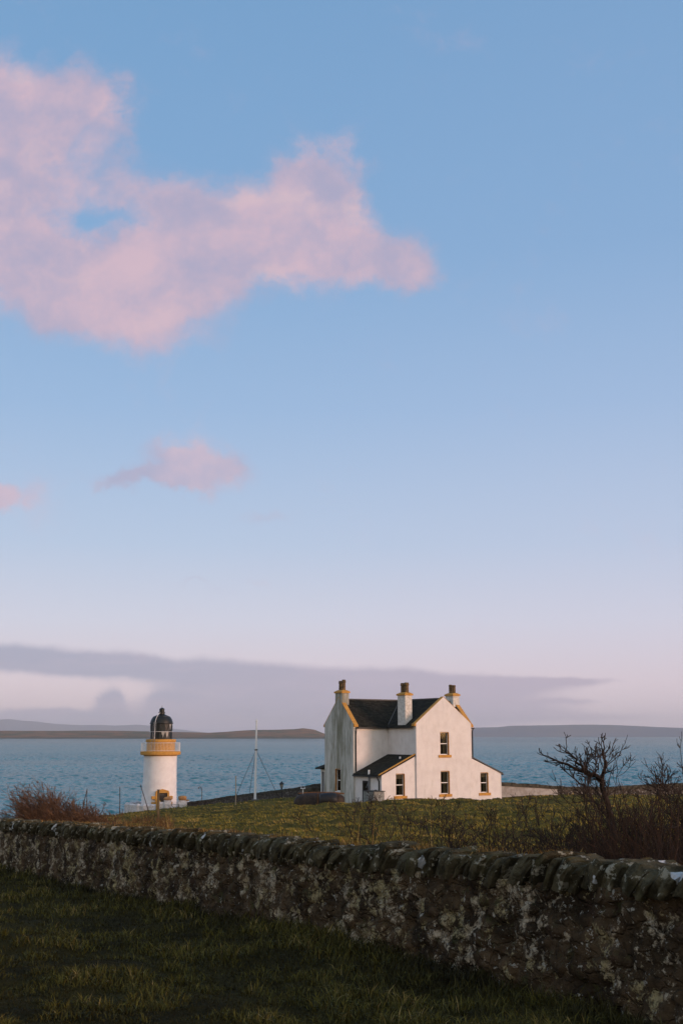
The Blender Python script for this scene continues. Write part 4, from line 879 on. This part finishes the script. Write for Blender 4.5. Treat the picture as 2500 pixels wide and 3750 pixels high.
def shrub(px, top, spread, nst, lab, seed, back=1.25, lev=3, nb=3, lean=0, name='bare_shrub', m=BARK, r0=.018, wig=.40):
    rn = random.Random(seed); d0 = wall_depth(px) * back; p = at(px, 3100, d0); z0 = gz(p.x, p.y); H = at(px, top, d0).z - z0; tw = Twigs()
    for i in range(nst):
        b = Vector((p.x + rn.uniform(-.5, .5) * spread, p.y + rn.uniform(-.35, .6), 0)); b.z = gz(b.x, b.y) - .05
        dd = Vector(((b.x - p.x) * .7 + rn.gauss(0, .22) + lean, rn.gauss(0, .2), 1)).normalized()
        tw.grow(rn, b, dd, H * rn.uniform(.54, .80), r0 * rn.uniform(.6, 1.1), lev, .28, wig, nb, rmin=.0032)
    return tw.build(name, m, label=lab, cat='shrub', group='bare shrubs behind the field wall')
grp = 0
shrub(1335, 2890, .5, 5, 'spindly bare shrub in front of the oil tank, leftmost behind the wall', 1, 1.3, 3, 3)
shrub(1475, 2945, .8, 6, 'low sparse shrub below the lean-to window', 2, 1.35, 3, 3)
shrub(1630, 2925, .9, 8, 'thin bare shrub in front of the lower gable window', 3, 1.3, 3, 3)
shrub(1755, 2950, .7, 7, 'small bare shrub in front of the foot of the right lean-to', 4, 1.25, 3, 3)
shrub(1860, 2920, .9, 9, 'bushy bare shrub where the house meets the pale painted wall', 5, 1.28, 3, 3)
shrub(1985, 2925, .9, 8, 'dense bare shrub in front of the pale painted far wall', 6, 1.25, 3, 3)
shrub(2100, 2955, .8, 8, 'dense low shrub at the left foot of the wind-bent tree', 7, 1.22, 3, 3)
shrub(2330, 2740, .55, 10, 'tall round-headed bare shrub right of the wind-bent tree', 8, 1.3, 3, 5, r0=.026)
shrub(2245, 2930, .8, 7, 'dense dark shrub at the right foot of the wind-bent tree', 9, 1.2, 3, 3)
shrub(2450, 2770, .8, 8, 'tall tangled shrub rising at the right edge of the view', 10, 1.3, 3, 5, r0=.022)
shrub(2390, 2930, 1.0, 10, 'thick dark reddish shrub just behind the wall at far right', 11, 1.18, 3, 3)
shrub(2540, 2820, 1.0, 8, 'shrub partly cut off by the right edge of the view', 12, 1.25, 3, 4, r0=.02)
# wind-bent hawthorn
rn = random.Random(77); dT = wall_depth(2200) * 1.32; crown = Twigs(); trunk = Twigs()
limbs = [([(2262, 3130), (2240, 3000), (2215, 2920), (2203, 2868)], .042, .034),
         ([(2203, 2868), (2190, 2850), (2150, 2832), (2105, 2815), (2060, 2795), (2020, 2778)], .034, .009),
         ([(2203, 2868), (2190, 2845), (2140, 2822), (2120, 2800), (2095, 2770), (2070, 2752)], .028, .008),
         ([(2203, 2868), (2210, 2830), (2218, 2800), (2205, 2765), (2212, 2738)], .032, .008),
         ([(2150, 2832), (2145, 2805), (2160, 2775), (2165, 2765)], .010, .004), ([(2180, 2842), (2190, 2800), (2180, 2785)], .010, .004),
         ([(2170, 2925), (2150, 2885), (2110, 2858), (2075, 2830), (2055, 2812)], .012, .004), ([(2215, 2930), (2225, 2890), (2215, 2860)], .012, .004),
         ([(2240, 3010), (2190, 2960), (2170, 2925)], .018, .012)]
for (pts, ra, rb) in limbs:
    dy_ = rn.uniform(-.25, .25); n = len(pts); prev = None; tw = trunk if ra > .036 else crown
    for i, (px, py) in enumerate(pts):
        q = at(px, py, dT + dy_ * (i / n if ra < .036 else 0))
        if i == 0 and ra > .036: q.z = gz(q.x, q.y) - .1
        if prev is not None:
            rA = ra + (rb - ra) * (i - 1) / (n - 1); rB = ra + (rb - ra) * i / (n - 1); S = 3; pp_ = prev
            for k in range(1, S + 1):
                qq = prev.lerp(q, k / S) + Vector((rn.gauss(0, .008), rn.gauss(0, .02), rn.gauss(0, .008))) * (0 if k == S else 1); tw.seg(pp_, qq, rA + (rB - rA) * (k - 1) / S, rA + (rB - rA) * k / S); pp_ = qq
                if ra < .036:
                    for _ in range(1):
                        tw.side(rn, qq, (q - prev).normalized(), rn.uniform(.10, .24), .0075, 1, .10, .45, 2, .0042, Vector((0, 0, 0)))
        prev = q
tr = empty('bare_tree', (0, 0, 0), label='wind-bent bare tree with its crown swept left over the sea', cat='tree')
o = trunk.build('trunk', BARK, 7); o.parent = tr; o = crown.build('crown', BARK, 4); o.parent = tr
# tangle of thin stems between the shrubs
rn = random.Random(55); tw = Twigs()
for i in range(1500):
    px = 1290 + (2560 - 1290) * rn.random() ** .52; d0 = wall_depth(px) * rn.uniform(1.08, 1.35); p = at(px, 3000, d0); z0 = gz(p.x, p.y)
    H = rn.uniform(.55, 1.2) * (.75 + .5 * max(0, (px - 1700) / 800)); p.z = z0 - .05; tw.grow(rn, p, Vector((rn.gauss(0, .2), rn.gauss(0, .2), 1)).normalized(), H, rn.uniform(.005, .009), 1, .25, .26, 3, rmin=.0028)
tw.build('undergrowth', mat('brush_bark', vary((.045, .022, .012), (.020, .013, .008), 3), .9), kind='stuff', label='tangle of thin bare stems growing among the shrubs behind the wall', cat='undergrowth')
# left reddish bush, swept by the wind
rn = random.Random(21); tw = Twigs(); dB = 42.0
for i in range(420):
    t = rn.random(); px = 185 + 225 * t; p = at(px, 3020, dB + rn.uniform(-1.2, 1.2)); p.z = gz(p.x, p.y) - .1
    prof = np.interp(px, [60, 120, 165, 210, 260, 320, 380, 430], [2975, 2915, 2882, 2892, 2925, 2958, 2982, 2995]); H = max(at(px, float(prof), dB).z - p.z, .5)
    tw.grow(rn, p, Vector((-.32 + rn.gauss(0, .22), rn.gauss(0, .2), 1)).normalized(), H * rn.uniform(.58, .92), rn.uniform(.012, .022), 2 if i % 3 else 3, .12, .30, 3, rmin=.0062, wind=Vector((-.2, 0, 0)))
tw.build('bramble_bush', REDBARK, label='big reddish-brown bare bush behind the wall, left of the lighthouse', cat='bush')
n = 9000; px = rng.uniform(-60, 640, n); d = rng.uniform(36, 62, n); x = (px - 1250) / 4080 * d; y = d; dn = vnoise(x, y, 2.0, 71) - np.clip((px - 330) / 500, 0, 1) * .35
k_ = dn > .30; x, y = x[k_], y[k_]
BRK = tint_mat('bracken', [(0, (.07, .032, .014)), (.5, (.14, .07, .025)), (1, (.26, .15, .05))])
blades('bracken', x, y, rng.uniform(.25, .75, len(x)), .02 + 0 * x, rng.uniform(.3, 1.3, len(x)), rng.uniform(0, 1, len(x)) ** 1.5, BRK, 'dead rusty bracken and grass at the foot of the reddish bush', 'bracken')

# ------------------------------------------------------------------ haze
hz = MB().box(-14000, 14000, -3000, 21500, -6.0, 345).build('haze', None); tag(hz, kind='stuff', label='thin evening haze over the sea', cat='haze')
hm = bpy.data.materials.new('haze'); hm.use_nodes = True; hn = hm.node_tree; hn.nodes.remove(hn.nodes['Principled BSDF'])
pv = hn.nodes.new('ShaderNodeVolumePrincipled'); pv.inputs['Color'].default_value = (.90, .94, 1.0, 1); pv.inputs['Density'].default_value = 5.5e-5
hn.links.new(pv.outputs[0], hn.nodes['Material Output'].inputs['Volume']); hz.data.materials.append(hm)
